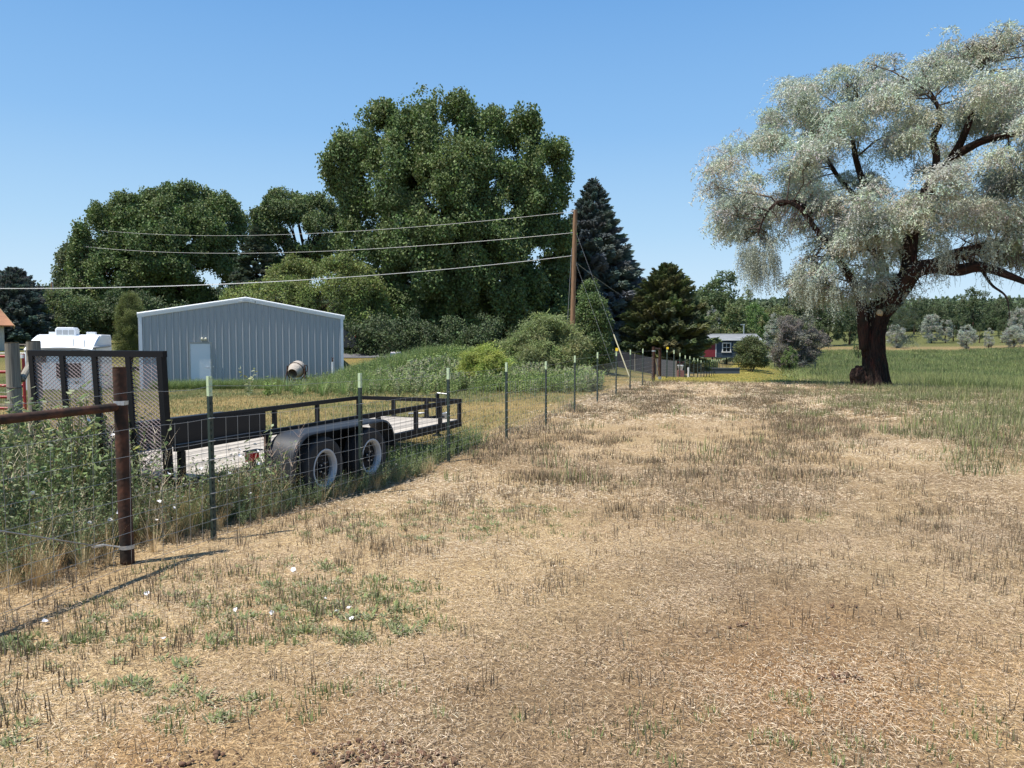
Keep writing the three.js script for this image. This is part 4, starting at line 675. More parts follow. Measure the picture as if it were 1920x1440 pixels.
broadTree({ name: 'box_elder', label: 'light yellow green tree right behind the shed roof', seed: 6, x: -13.3, d: 49, outline: [[-5.85,3.39],[-5.48,4.42],[-4.61,4.93],[-3.56,5.34],[-2.35,5.72],[-1.99,6.47],[-0.95,6.95],[0.26,7.16],[1.63,6.81],[2.66,7.09],[4.03,6.3],[4.88,5.1],[5.38,3.39],[5.54,1.66],[5.36,0.55],[2.23,0.41],[-1.93,0.41],[-5.37,1.66]], depth: 3.6, lobes: 75, r: [0.6, 1.2], n: 11000, scale: 0.6, cluster: CL.mid, mat: LM.matte, color: [0.15, 0.20, 0.045], color2: [0.22, 0.255, 0.065], trunk: 0.25, fork: 1.5, limbs: 20 });
broadTree({ name: 'elm_tree', label: 'dark leafy understory tree left of the shed behind the arborvitae', seed: 7, x: -30, d: 66, outline: [[-5.55,3.06],[-5.25,5.37],[-4.29,6.3],[-3.4,5.14],[-2.59,5.93],[-1.55,4.68],[-0.83,5.37],[0.3,4.22],[1.48,4.91],[2.85,3.89],[4.03,4.68],[4.95,3.98],[5.64,3.98],[5.61,2.36],[0.48,2.03],[-4.65,2.13]], depth: 3.5, lobes: 45, r: [0.8, 1.3], n: 5500, scale: 0.85, cluster: CL.mid, mat: LM.glossy, color: [0.06, 0.095, 0.03], color2: [0.10, 0.13, 0.04], trunk: 0.3, fork: 1.2, limbs: 14 });
broadTree({ name: 'elm_tree', label: 'leafy green shrub tree behind the camper roof', seed: 8, x: -36.5, d: 63, outline: [[-2.43,3.44],[-2.21,4.76],[-1.64,5.73],[-0.75,5.87],[0.12,5.43],[1,5.2],[2.1,4.76],[2.96,3.88],[3.13,2.1],[0.45,1.66],[-2,1.84]], depth: 2.4, lobes: 40, r: [0.5, 1.0], n: 4200, scale: 0.7, cluster: CL.mid, mat: LM.matte, color: [0.11, 0.155, 0.05], color2: [0.16, 0.19, 0.07], trunk: 0.2, fork: 1, limbs: 12 });
broadTree({ name: 'dense_shrub', label: 'dark shrubby thicket under the tallest cottonwood', seed: 9, x: -5, d: 47, outline: [[-5.33,0.66],[-5.15,1.66],[-4.7,2.82],[-3.98,2.26],[-3.3,3.31],[-2.32,2.49],[-1.31,3.48],[-0.33,2.59],[0.67,1.99],[1.67,2.98],[2.66,2.16],[3.49,3.48],[4.65,2.65],[5.48,1.66],[5.48,0.46],[-0.01,0.33],[-4.66,0.33]], depth: 2.2, lobes: 60, r: [0.5, 1.0], n: 5200, ragged: 1.2, scale: 0.62, cluster: CL.mid, mat: LM.glossy, color: [0.055, 0.085, 0.028], color2: [0.10, 0.14, 0.04] });
conifer({ name: 'spruce_tree', label: 'dark spruce with drooping boughs between the background trees', seed: 11, x: -25.6, d: 76, h: 11, n: 360, trunk: 0.3, profile: (t) => 3.6 * (1 - t) ** 0.8 + 0.25, bough: BG.droop, color: [0.08, 0.115, 0.065], color2: [0.14, 0.175, 0.10], from: 0.03 });
conifer({ name: 'blue_spruce', label: 'tall blue grey spruce just right of the power pole', seed: 12, x: 6.6, d: 62, h: 14.2, n: 640, trunk: 0.35, profile: (t) => 5.0 * (1 - t) ** 0.78 + 0.2, bough: BG.full, color: [0.115, 0.155, 0.135], color2: [0.22, 0.27, 0.25], from: 0.02, lift: -0.05 });
conifer({ name: 'blue_spruce', label: 'smaller blue spruce tucked behind the broad dark spruce', seed: 13, x: 9.5, d: 66, h: 8.2, n: 420, trunk: 0.25, profile: (t) => 2.6 * (1 - t) ** 0.7 + 0.2, bough: BG.full, color: [0.15, 0.19, 0.17], color2: [0.25, 0.30, 0.28], from: 0.02, lift: -0.05 });
conifer({ name: 'spruce_tree', label: 'broad olive green spruce at the fence corner', seed: 14, x: 11.85, d: 58, h: 8.4, n: 480, trunk: 0.35, profile: (t) => 3.35 * Math.min(1, (1 - t) * 1.55) ** 0.75 * (0.8 + 0.2 * smooth(0, 0.25, t)) + 0.2, bough: BG.spruce, color: [0.11, 0.14, 0.05], color2: [0.20, 0.225, 0.08], from: 0.03, lift: 0.05, rise: 0.75 });
conifer({ name: 'spruce_tree', label: 'dark bluish spruce left of the camper beside the house', seed: 15, x: -39.6, d: 60, h: 5.6, n: 420, trunk: 0.3, profile: (t) => 3.0 * (1 - t) ** 0.75 + 0.2, bough: BG.full, color: [0.09, 0.125, 0.10], color2: [0.16, 0.20, 0.17], from: 0.02 });
conifer({ name: 'spruce_tree', label: 'grey green spruce at the left picture edge behind the house', seed: 16, x: -46, d: 70, h: 6.6, n: 420, trunk: 0.3, profile: (t) => 3.4 * (1 - t) ** 0.65 + 0.2, bough: BG.full, color: [0.13, 0.165, 0.14], color2: [0.22, 0.25, 0.22], from: 0.02 });
conifer({ name: 'spruce_tree', label: 'small dark spruce right of the house gable', seed: 17, x: -43, d: 67, h: 5.6, n: 300, trunk: 0.2, profile: (t) => 2.0 * (1 - t) ** 0.8 + 0.2, bough: BG.full, color: [0.11, 0.14, 0.12], color2: [0.19, 0.22, 0.19], from: 0.02 });
// arborvitae: two joined upright flames of fine foliage
broadTree({ name: 'arborvitae', label: 'golden green columnar arborvitae at the left corner of the shed', category: 'shrub', seed: 18, x: -21.3, d: 42, outline: [[-0.73,0.95],[-0.72,2.55],[-0.51,3.58],[-0.28,4.14],[-0.07,4.29],[0.04,4.02],[0.16,4.29],[0.4,4.29],[0.63,3.85],[0.77,2.55],[0.72,0.95]], depth: 0.75, lobes: 60, r: [0.2, 0.36], n: 7000, scale: 0.3, cluster: CL.fine, mat: LM.matte, color: [0.10, 0.13, 0.025], color2: [0.19, 0.205, 0.045], upright: true });
// shrubs by the fence
broadTree({ name: 'willow_shrub', label: 'loose yellow green willow shrub at the foot of the power pole', category: 'shrub', seed: 21, x: 1.3, d: 33, outline: [[-1.45,0.26],[-1.4,1.15],[-1.45,1.66],[-1.12,1.85],[-1.17,2.17],[-0.63,2.26],[-0.51,2.59],[-0.09,2.45],[0.18,2.78],[0.51,2.59],[0.79,2.82],[1.02,2.45],[1.3,2.31],[1.35,1.85],[1.68,1.66],[1.63,1.19],[1.82,0.49],[1.36,0.12],[-1.21,0.12]], depth: 1.5, lobes: 90, r: [0.22, 0.45], n: 3600, ragged: 1.6, gap: 0.0, scale: 1.0, cluster: CL.willow, mat: LM.matte, color: [0.21, 0.26, 0.09], color2: [0.30, 0.34, 0.13], upright: true });
broadTree({ name: 'ash_sapling', label: 'dark green sapling thicket between power pole and tall blue spruce', seed: 22, x: 4.6, d: 43, outline: [[-0.9,0.14],[-0.98,2.87],[-0.68,4.53],[-0.38,4.98],[-0.02,5.04],[0.35,4.53],[0.53,3.48],[0.91,2.27],[1.16,1.05],[1.23,0.14]], depth: 1.2, lobes: 60, r: [0.35, 0.7], n: 5200, scale: 0.5, cluster: CL.mid, mat: LM.matte, color: [0.09, 0.145, 0.04], color2: [0.14, 0.19, 0.055], trunk: 0.1, fork: 1, limbs: 10 });
broadTree({ name: 'willow_shrub', label: 'bright lime green bush in the weeds beyond the trailer', category: 'shrub', seed: 23, x: -1.0, d: 26.5, outline: [[-0.85,0.24],[-0.81,0.72],[-0.62,1.14],[-0.28,1.36],[-0,1.42],[0.32,1.29],[0.62,1.06],[0.77,0.63],[0.77,0.2],[-0.1,0.12]], depth: 0.75, lobes: 60, r: [0.12, 0.26], n: 2000, ragged: 1.9, gap: -0.02, scale: 0.65, cluster: CL.willow, mat: LM.matte, color: [0.30, 0.365, 0.06], color2: [0.40, 0.44, 0.10], upright: true });
broadTree({ name: 'round_bush', label: 'round dark green bush beside the small blue shed', category: 'shrub', seed: 24, x: 25.6, d: 81, outline: [[-1.56,-0.63],[-1.65,0.8],[-1.26,1.66],[-0.35,2.12],[0.68,2.06],[1.5,1.2],[1.86,0.06],[1.54,-0.86],[-0.3,-0.97]], depth: 1.6, lobes: 40, r: [0.4, 0.7], n: 2600, scale: 0.6, cluster: CL.mid, mat: LM.matte, color: [0.085, 0.115, 0.035], color2: [0.14, 0.16, 0.05] });


// ---------------------------------------------------------------- old silver leaved tree at the edge of the lot
{
  const b = P(13.23, 27.5, -0.05), t = thing('russian_olive_tree', 'large silver leaved tree with thick furrowed trunk and drooping branches', 'tree', b.toArray(), Math.atan2(-13.23, 27.5)), R = rng(77);
  const furrow = (a, l) => 1 + 0.10 * Math.sin(a * 4 + l * 0.8 + Math.sin(l * 1.7)) + 0.06 * Math.sin(a * 9 - l * 1.3 + 1.2 * Math.sin(l * 2.4)) + 0.035 * Math.sin(a * 17 + l * 2.2) + 0.03 * n2(a * 3, l * 3, 5);
  const path = (pts, zs, fine = 6) => { const c = new THREE.CatmullRomCurve3(pts.map((p, i) => V(p[0], p[1] - b.y, zs[i] ?? zs[zs.length - 1]))), n = (pts.length - 1) * fine, P2 = c.getPoints(n), r = []; for (let i = 0; i <= n; i++) { const q = i / n * (pts.length - 1), k = Math.min(pts.length - 2, Math.floor(q)); r.push(lerp(pts[k][2], pts[k + 1][2], q - k)); } return [P2, r]; };
  const limb = (pts, zs, sides = 14) => { const [p, r] = path(pts, zs); return tube(p, r, sides, true, furrow); };
  const main = [[0.03,-0.09,0.53],[0.02,0.18,0.46],[0.03,0.49,0.39],[-0,0.98,0.36],[-0.06,1.56,0.34],[-0.03,2.14,0.34],[0.09,2.67,0.36],[0.19,3.09,0.33]];
  const [mp, mr] = path(main, [0], 14);
  const barkTrunk = std([0.20, 0.15, 0.125], 0.95, { map: barkMap, bumpMap: barkBump, bumpScale: 0.09 });
  part('trunk', tube(mp, mr, 110, true, (a, l) => furrow(a, l) * (1 + 0.035 * Math.sin(a * 31 + l * 1.6 + 2 * Math.sin(l * 3 + a * 2)) + (l < 0.7 ? 0.16 * (0.7 - l) * Math.sin(a * 5 + 1) : 0))), barkTrunk, t);
  part('burl', (() => { const g = new THREE.IcosahedronGeometry(1, 5), p = g.attributes.position; for (let i = 0; i < p.count; i++) { const v = V().fromBufferAttribute(p, i), k = 1 + 0.35 * PN.noise(v.x * 2.2, v.y * 2.2, v.z * 2.2) + 0.12 * PN.noise(v.x * 6, v.y * 6, v.z * 6); p.setXYZ(i, v.x * 0.30 * k, v.y * 0.42 * k, v.z * 0.3 * k); } g.computeVertexNormals(); return g.translate(-0.52, 0.38, 0.18); })(), BARK.dark, t);
  tag(part('sawn_knot', new THREE.CylinderGeometry(0.09, 0.13, 0.2, 14).rotateX(Math.PI / 2 - 0.2).translate(0.12, 2.72, 0.4), std([0.62, 0.50, 0.33], 0.8), t), 'pale sawn stub on the trunk');
  const sq = Math.cos(Math.atan2(-13.23, 27.5)), dense = [];
  const L = [
    [[[0.16,2.72,0.35],[0.58,3.21,0.38],[0.95,3.75,0.33],[1.36,4.17,0.27],[2.05,4.32,0.22],[2.83,4.17,0.19],[3.6,4.25,0.17],[4.58,3.94,0.12],[5.76,3.44,0.06]], [0, 0.1, 0.4, 0.6, 0.7, 0.8, 1.0, 1.2, 1.3]],
    [[[0.88,3.59,0.25],[1.12,4.36,0.23],[1.21,5.51,0.21],[1.37,6.46,0.18],[1.95,7.56,0.17],[2.65,8.36,0.15],[3.08,9.3,0.12],[3.42,10.61,0.06],[3.54,11.54,0.02]], [0.3, 0.2, 0, -0.2, -0.3, -0.2, 0, 0.3, 0.4]],
    [[[0.2,2.82,0.31],[0.3,3.5,0.25],[0.11,4.55,0.19],[-0.27,5.89,0.17],[-0.5,7.22,0.14],[-0.96,8.73,0.1],[-1.19,10.24,0.04]], [0, -0.4, -0.9, -1.2, -1.4, -1.6, -1.6]],
    [[[-0.42,1.37,0.14],[-0.46,2.14,0.17],[-0.52,3.01,0.16],[-0.75,3.59,0.14],[-1.39,4.55,0.12],[-2.13,5.51,0.1],[-2.82,6.31,0.08],[-3.4,6.46,0.06],[-3.87,6.04,0.04],[-4.15,5.32,0.02]], [0.25, 0.35, 0.4, 0.5, 0.9, 1.2, 1.4, 1.5, 1.5, 1.5]],
    [[[1.21,5.51,0.18],[1.79,6.65,0.14],[1.97,8.17,0.12],[1.82,8.73,0.1],[2.08,9.39,0.08],[1.71,10.24,0.04]], [0, 0.5, 0.8, 0.8, 0.9, 1.0]],
    [[[1.86,4.3,0.19],[2.81,4.78,0.18],[3.96,5.09,0.16],[5.3,5.41,0.14],[6.82,5.89,0.1],[8.33,6.65,0.06]], [0.7, 0.2, -0.3, -0.8, -1.0, -1.0]],
    [[[0.11,4.74,0.16],[-0.88,5.7,0.13],[-1.66,6.23,0.11],[-2.24,6.12,0.08],[-2.92,6.5,0.06],[-3.4,6.35,0.04],[-3.75,6.65,0.02]], [-0.9, -0.3, 0.5, 1.0, 1.3, 1.4, 1.4]],
    [[[2.69,8.36,0.14],[3.64,8.73,0.12],[4.78,8.88,0.1],[6.29,9.3,0.08],[7.8,9.86,0.04]], [-0.2, 0.5, 1, 1.2, 1.2]],
    [[[2.81,4.78,0.08],[3.5,4.36,0.06],[4.01,3.59,0.04],[4.45,3.21,0.03],[4.63,2.43,0.01]], [0.3, 0.8, 1.3, 1.5, 1.5]],
    [[[0.1,5.13,0.14],[-0.52,6.65,0.1],[-1.71,8.17,0.08],[-2.51,9.49,0.06],[-2.91,10.42,0.02]], [-1, -1.8, -2.4, -2.6, -2.6]],
  ];
  for (const [pts, zs] of L) { turned(13.23, 27.5, pts).forEach((q, i) => { pts[i][0] = q[0]; pts[i][1] = q[1]; }); dense.push(...path(pts, zs, 10)[0].slice(6)); part('limb', limb(pts, zs), BARK.red, t); }
  const by = b.y, outline = [[-6.44,6.5],[-6.22,6.84],[-6.01,7.41],[-6.14,8.54],[-5.83,8.36],[-5.55,8.64],[-5.08,8.88],[-4.99,9.11],[-4.61,9.3],[-4.19,9.49],[-4.14,9.99],[-3.86,10.46],[-3.59,10.83],[-3.3,11.02],[-2.92,11.11],[-2.54,10.98],[-2.24,11.32],[-1.87,10.98],[-1.5,11.21],[-0.93,11.49],[-0.56,11.58],[-0.08,11.54],[0.26,11.67],[0.69,11.21],[1.36,11.3],[1.73,11.58],[2.09,12.14],[2.37,12.43],[2.66,12.04],[3.32,12.23],[3.7,12.32],[4.26,12.51],[4.65,12.42],[5.21,12.58],[6.55,12.38],[8.1,11.73],[9.49,10.42],[10.35,8.54],[10.63,6.65],[10.12,5.32],[8.81,4.36],[6.68,4.55],[5.34,4.36],[4.16,4.94],[3.01,4.74],[1.96,4.36],[1.4,3.59],[1.12,3.21],[0.48,3.78],[-0.05,3.44],[-0.81,3.11],[-1.79,3.28],[-2.76,3.44],[-3.19,3.78],[-2.78,4.36],[-2.46,4.74],[-2.8,5.51],[-3.05,6.08],[-3.39,6.04],[-3.73,5.8],[-3.57,5.32],[-3.8,5.09],[-4.15,5.22],[-4.41,4.94],[-4.68,4.97],[-4.82,5.17],[-5.11,5.32],[-5.27,5.59],[-5.79,5.7],[-6.09,5.99]];
  const holes = [[-0.11,9.3,0.23],[1.95,8.88,0.29],[0.13,7.32,0.18],[3,7.69,0.27],[-1.69,7.32,0.16],[1.09,4.26,0.19],[-3.22,5.09,0.51],[-3.66,4.94,0.23],[0.78,8.17,0.16]];
  const { lobes, spots } = crownSpots({ seed: 31, by, outline: turned(13.23, 27.5, outline), depth: 4.6, lobes: 310, edge: 0.6, gap: 0.02, r: [0.30, 0.66], n: 14500, scale: 0.95, color: [0.41, 0.445, 0.355], color2: [0.60, 0.62, 0.50], vary: 0.12, warm: 0.12, upright: true, holes: turned(13.23, 27.5, holes) });
  for (const [x, y, r, n] of [[1.15,2.24,0.43,0.27],[1.26,1.66,0.19,0.12],[0.94,2.72,0.35,0.19],[0.26,2.92,0.19,0.1]]) for (let i = 0; i < n * 60; i++) { const d = sph(R); spots.push([x * sq + d.x * r, y - by + d.y * r, 0.6 + d.z * 0.5, R() * 6.28, 0.5, 0, 0, [0.22, 0.26, 0.17]]); }
  scatter('crown', CL.olive, LM.silver, spots, t);
  const hang = []; for (const [x, y, n, z] of [[-4.72,4.94,0.12,0.02],[-4.49,4.74,0.14,0.02],[-3.95,5.13,0.12,0.02],[-5.02,5.32,0.06,0.02],[-2.77,4.17,0.08,0.08],[-2.19,3.94,0.06,0.06],[-1.41,3.78,0.06,0.06],[-0.64,3.78,0.04,0.04],[2.23,4.94,0.08,0.02],[3.77,4.94,0.08,0.02]]) for (let i = 0; i < n * 330; i++) hang.push([x * sq + (R() + R() - 1) * 0.34, y - by + (R() - 0.5) * 0.7, (R() - 0.5) * 2.4 + 0.8, R() * 6.28, 0.45 + R() * 0.4, 0, 0, jitter([0.36, 0.39, 0.31], R, 0.15)]);
  scatter('hanging_twigs', CL.hang, LM.silver, hang, t);
  const tw = [];
  for (const [x, y, z, r] of lobes) { if (R() < 0.55) { const l = L[Math.floor(R() * L.length)]; let best = null, bd = 1e9; for (const p of dense) { const dd = p.distanceTo(V(x, y, z)) * (0.75 + R() * 0.5); if (dd < bd && p.y < y + 1.5) { bd = dd; best = p; } } if (!best || bd > 2.0) continue; const e = V(x, y, z), m = best.clone().lerp(e, 0.5).add(sph(R).multiplyScalar(bd * 0.22)).add(V(0, bd * 0.12, 0)); const m2 = best.clone().lerp(e, 0.8).add(sph(R).multiplyScalar(bd * 0.1)); tw.push(tube([best, m, m2, e], [0.03, 0.022, 0.015, 0.006], 5, false)); for (let k = 0; k < 3; k++) tw.push(tube([m2, m2.clone().lerp(e, 0.5).add(sph(R).multiplyScalar(0.3)), e.clone().add(sph(R).multiplyScalar(r)).add(V(0, -0.2, 0))], [0.016, 0.01, 0.004], 4, false)); } }
  // bare drooping twigs below the right hand limbs
  for (let i = 0; i < 90; i++) { const q = R(), x = lerp(1.6, 6, q), y = 4.05 + 0.4 * Math.sin(q * 5) + R() * 0.5, z = 0.6 + R() * 1.2 - 0.3, a = V(x, y, z); const p = [a]; let d = V(R() - 0.4, -0.25, (R() - 0.5)).normalize(), c = a.clone(); for (let k = 0; k < 5; k++) { d.y -= 0.28; d.x += (R() - 0.5) * 0.6; d.normalize(); c = c.clone().addScaledVector(d, 0.12 + R() * 0.14); p.push(c); } tw.push(tube(p, [0.014, 0.011, 0.009, 0.006, 0.004, 0.002], 4, false)); }
  for (let i = 0; i < 60; i++) { const q = R(), a = V(lerp(-3.4, -1.4, q), lerp(6.5, 5.6, q) + R() * 0.4, 1 + R()), p = [a]; let d = V(-0.5 + R() * 0.6, -0.3, R() - 0.5).normalize(), c = a.clone(); for (let k = 0; k < 4; k++) { d.y -= 0.3; d.normalize(); c = c.clone().addScaledVector(d, 0.16 + R() * 0.14); p.push(c); } tw.push(tube(p, [0.012, 0.009, 0.007, 0.004, 0.002], 4, false)); }
  part('twigs', tw, BARK.twig, t).userData.kind = 'stuff';
}

// ---------------------------------------------------------------- distant trees
function blobOutline(seed, w, h, base, rough = 0.12, squat = 0.5) { const R = rng(seed), o = [], n = 26, cy = lerp(base, h, squat); for (let i = 0; i < n; i++) { const a = i / n * 6.2832, k = 1 + (R() - 0.5) * 2 * rough, s = Math.sin(a); o.push([Math.cos(a) * w / 2 * k, cy + (s > 0 ? (h - cy) : (cy - base)) * s * k]); } return o; }
function farTree(name, label, group, x, d, w, h, base, color, color2, seed, extra = {}) {
  return broadTree({ local: true, name, label, group, seed, x, d, outline: blobOutline(seed, w, h, base, extra.rough ?? 0.13, extra.squat ?? 0.45), depth: w * 0.42, lobes: extra.lobes ?? 26, r: [w * 0.10, w * 0.19], n: extra.n ?? 900, scale: extra.scale ?? 0.10 * w, cluster: extra.cluster ?? CL.far, mat: extra.mat ?? LM.matte, color, color2, trunk: extra.trunk ?? 0.02 * w + 0.08, fork: base + (h - base) * 0.2, limbs: 8, category: extra.category });
}
{
  const px = (p, d) => (p - 960) / 1413 * d;
  const near = [
    ['tall green tree rising behind the small blue shed', 1362, 165, 100, 128, [0.10, 0.15, 0.05], [0.14, 0.18, 0.065]],
    ['rounded crown just right of the tree behind the blue shed', 1409, 185, 42, 70, [0.10, 0.14, 0.055], [0.14, 0.17, 0.07]],
    ['low leafy tree touching the blue shed roof', 1362, 108, 92, 88, [0.12, 0.16, 0.05], [0.17, 0.20, 0.07]],
    ['bright green round tree right of the blue shed', 1412, 128, 56, 88, [0.10, 0.19, 0.04], [0.14, 0.22, 0.05]],
    ['pale olive tree behind the bright green round tree', 1460, 170, 74, 72, [0.15, 0.185, 0.065], [0.19, 0.21, 0.08]],
    ['broad dark tree behind the grey leafless bush', 1495, 175, 84, 96, [0.085, 0.12, 0.05], [0.12, 0.15, 0.06]],
    ['dark green tree just left of the big trunk', 1552, 180, 60, 74, [0.075, 0.115, 0.045], [0.11, 0.145, 0.05]],
    ['dark tree beside the left edge of the big trunk', 1592, 185, 50, 80, [0.07, 0.11, 0.04], [0.11, 0.14, 0.05]],
    ['dark shrub at the bank left of the silver shrub', 1440, 120, 26, 34, [0.06, 0.085, 0.04], [0.09, 0.115, 0.05]],
    ['green shrub at the left corner of the tall field', 1480, 92, 30, 26, [0.13, 0.20, 0.05], [0.17, 0.23, 0.06]],
    ['small round green shrub behind the left of the big trunk', 1609, 130, 18, 20, [0.09, 0.14, 0.04], [0.12, 0.17, 0.05]],
  ];
  const baseY = [640, 640, 660, 660, 645, 640, 640, 640, 652, 676, 646];
  near.forEach(([label, p, d, w, h, c, c2], i) => { const k = d / 1413, x = px(p, d), gy = ground(x, d), topPx = baseY[i] - h, top = 1.66 + (640 - topPx) * k - gy; farTree('far_tree', label, 'trees beyond the slope', x, d, w * k, top, Math.max(0.2, top * 0.06), c, c2, 700 + i, { n: 1500, lobes: 40, rough: 0.1 }); });
  const grey = farTree('leafless_bush', 'grey half dead bushy tree at the far left edge of the green field', null, px(1500, 96), 96, 6.2, 7.3, 0.6, [0.24, 0.21, 0.19], [0.17, 0.17, 0.11], 740, { n: 950, lobes: 40, scale: 0.75, rough: 0.28, cluster: CL.farolive });
  const sil = [['silver shrub between bright green tree and grey bush', 1448, 112, 34, 592, 645], ['first silver tree from the trunk on the far lawn', 1745, 190, 34, 590, 624], ['second silver tree from the trunk on the far lawn', 1771, 190, 24, 600, 625], ['round silver shrub at the far edge of the field', 1811, 165, 32, 609, 634], ['small pointed silver shrub at the far edge of the field', 1853, 165, 18, 616, 634], ['wide silver shrub at the right picture edge', 1900, 165, 40, 612, 636], ['silver shrubs behind the right of the big trunk', 1680, 170, 34, 609, 635], ['silver tree against the dark wood at far right', 1905, 205, 34, 580, 612], ['silver tree peeking beside the spruce over the blue shed', 1335, 115, 26, 578, 640]];
  sil.forEach(([label, p, d, w, y0, y1], i) => { const k = d / 1413, x = px(p, d), gy = ground(x, d), top = 1.66 + (640 - y0) * k - gy; farTree('silver_shrub', label, 'distant silver leaved trees', x, d, w * k, top, Math.max(0.1, top * 0.05), [0.36, 0.38, 0.32], [0.46, 0.48, 0.40], 760 + i, { n: 900, cluster: CL.farolive, mat: LM.silver, rough: 0.16 }); });
  const row = [[1628, 215, 40, 566], [1660, 225, 44, 570], [1690, 210, 40, 575], [1712, 220, 44, 562], [1738, 225, 44, 558], [1766, 222, 42, 560], [1792, 225, 40, 566], [1822, 205, 62, 542], [1858, 225, 46, 568], [1880, 208, 50, 556], [1912, 225, 50, 562], [1945, 215, 60, 545], [1980, 225, 50, 560], [1786, 195, 26, 596], [1878, 185, 22, 600], [1835, 188, 14, 608]];
  const where = ['behind the big trunk, left part', 'behind the big trunk, right part', 'first right of the big trunk', 'second right of the big trunk', 'third right of the big trunk', 'above the first silver tree', 'above the second silver tree', 'the tallest of the distant row', 'right of the tallest distant one', 'third from the right picture edge', 'next to the right picture edge', 'cut by the right picture edge', 'just past the right picture edge', 'small, beside the second silver tree', 'small, left of the wide silver shrub', 'the smallest, by the round silver shrub'];
  row.forEach(([p, d, w, y0], i) => { const k = d / 1413, x = px(p, d), gy = ground(x, d), top = 1.66 + (640 - y0) * k - gy; farTree('distant_tree', 'dark green distant tree ' + where[i], 'distant tree row beyond the field', x, d, w * k, top, Math.max(0.6, top * 0.16), [0.075, 0.11, 0.042], [0.115, 0.15, 0.055], 800 + i, { n: 850, lobes: 26 }); });
  // a far wood closes the view behind them
  const R = rng(900), wood = []; for (let i = 0; i < 9000; i++) { const p = lerp(1300, 2050, R()), d = lerp(250, 300, R()), x = px(p, d), hgt = lerp(0, 9.5 + 2.5 * fbm(x * 0.05, 3, 6), Math.sqrt(R())); wood.push([x, ground(x, d) + hgt, -d, R() * 6.28, 2.4 + R() * 1.4, R() * 6.28, 0, jitter([0.085, 0.12, 0.05], R, 0.2)]); }
  for (let i = 0; i < 7000; i++) { const p = lerp(-250, 1300, R()), d = lerp(150, 190, R()), x = px(p, d), hgt = lerp(0, 7 + 3 * fbm(x * 0.06, 3, 6), Math.sqrt(R())); wood.push([x, ground(x, d) + hgt, -d, R() * 6.28, 2.0 + R() * 1.2, R() * 6.28, 0, jitter([0.07, 0.10, 0.04], R, 0.2)]); }
  tag(scatter('far_wood', CL.far, LM.matte, wood, scene, true), 'far wood closing the horizon', 'wood');
}


// ---------------------------------------------------------------- things left of and behind the shed
{ // wooden corral posts with brace
  const top = (g, R) => g;
  const mk = (name, label, x, d, h, r, seed) => { const t = thing(name, label, 'post', P(x, d).toArray(), seed); part('post_shaft', tube([0, 0.3, 0.8, 1.2, h - 0.02, h].map((y) => V(0.01 * Math.sin(y * 2 + seed), y - 0.1, 0)), [r * 1.05, r, r * 0.98, r, r * 0.97, r * 0.9], 18, true, (a, l) => 1 + 0.02 * Math.sin(a * 7 + l) + 0.012 * Math.sin(a * 13)), M.greyPost, t); return t; };
  const a = mk('wooden_post', 'grey round wooden post with a wire wrapped round it at far left', -6.45, 9.75, 1.78, 0.084, 1);
  part('wire_wrap', new THREE.TorusGeometry(0.088, 0.006, 6, 20).rotateX(Math.PI / 2 + 0.1).translate(0, 1.1, 0), BARK.twig, a);
  part('wire_wrap', new THREE.TorusGeometry(0.088, 0.004, 6, 20).rotateX(Math.PI / 2 - 0.1).translate(0, 0.72, 0), M.wire, a);
  mk('wooden_post', 'grey wooden post half hidden behind the trailer ramp', -6.72, 10.6, 1.80, 0.092, 2);
  const br = part('brace_pole', tube([V(-6.38, ground(-6.4, 9.8) + 1.2, -9.8), V(-6.62, ground(-6.6, 10.4) + 1.37, -10.35)], [0.045, 0.04], 12), M.greyPost, scene); tag(br, 'slanting round brace pole between the two grey wooden posts', 'pole');
  // red tube gate
  const g = thing('tube_gate', 'red tubular steel farm gate at the left picture edge', 'gate', P(-9.9, 12.4).toArray(), 0.12);
  for (const y of [0.55, 0.74, 0.93, 1.16, 1.42]) part('rail', rod(V(-1.8, y, 0), V(1.72, y, 0), 0.024, 10), M.redPaint, g);
  part('end_tube', rod(V(1.74, 0.5, 0), V(1.74, 1.46, 0), 0.024, 10), M.redPaint, g); part('end_tube', rod(V(-1.82, 0.5, 0), V(-1.82, 1.46, 0), 0.024, 10), M.redPaint, g);
  part('mesh_infill', [...Array.from({ length: 22 }, (_, i) => rod(V(-1.76 + i * 0.16, 0.5, 0.01), V(-1.76 + i * 0.16, 0.98, 0.01), 0.003, 4)), ...[0.62, 0.68, 0.82].map((y) => rod(V(-1.8, y, 0.01), V(1.7, y, 0.01), 0.003, 4))], M.wire, g).userData.kind = 'stuff';
  tag(part('latch', box(0.2, 0.06, 0.05, 1.66, 1.42, 0.04), M.white, g), 'white latch at the gate end');
}
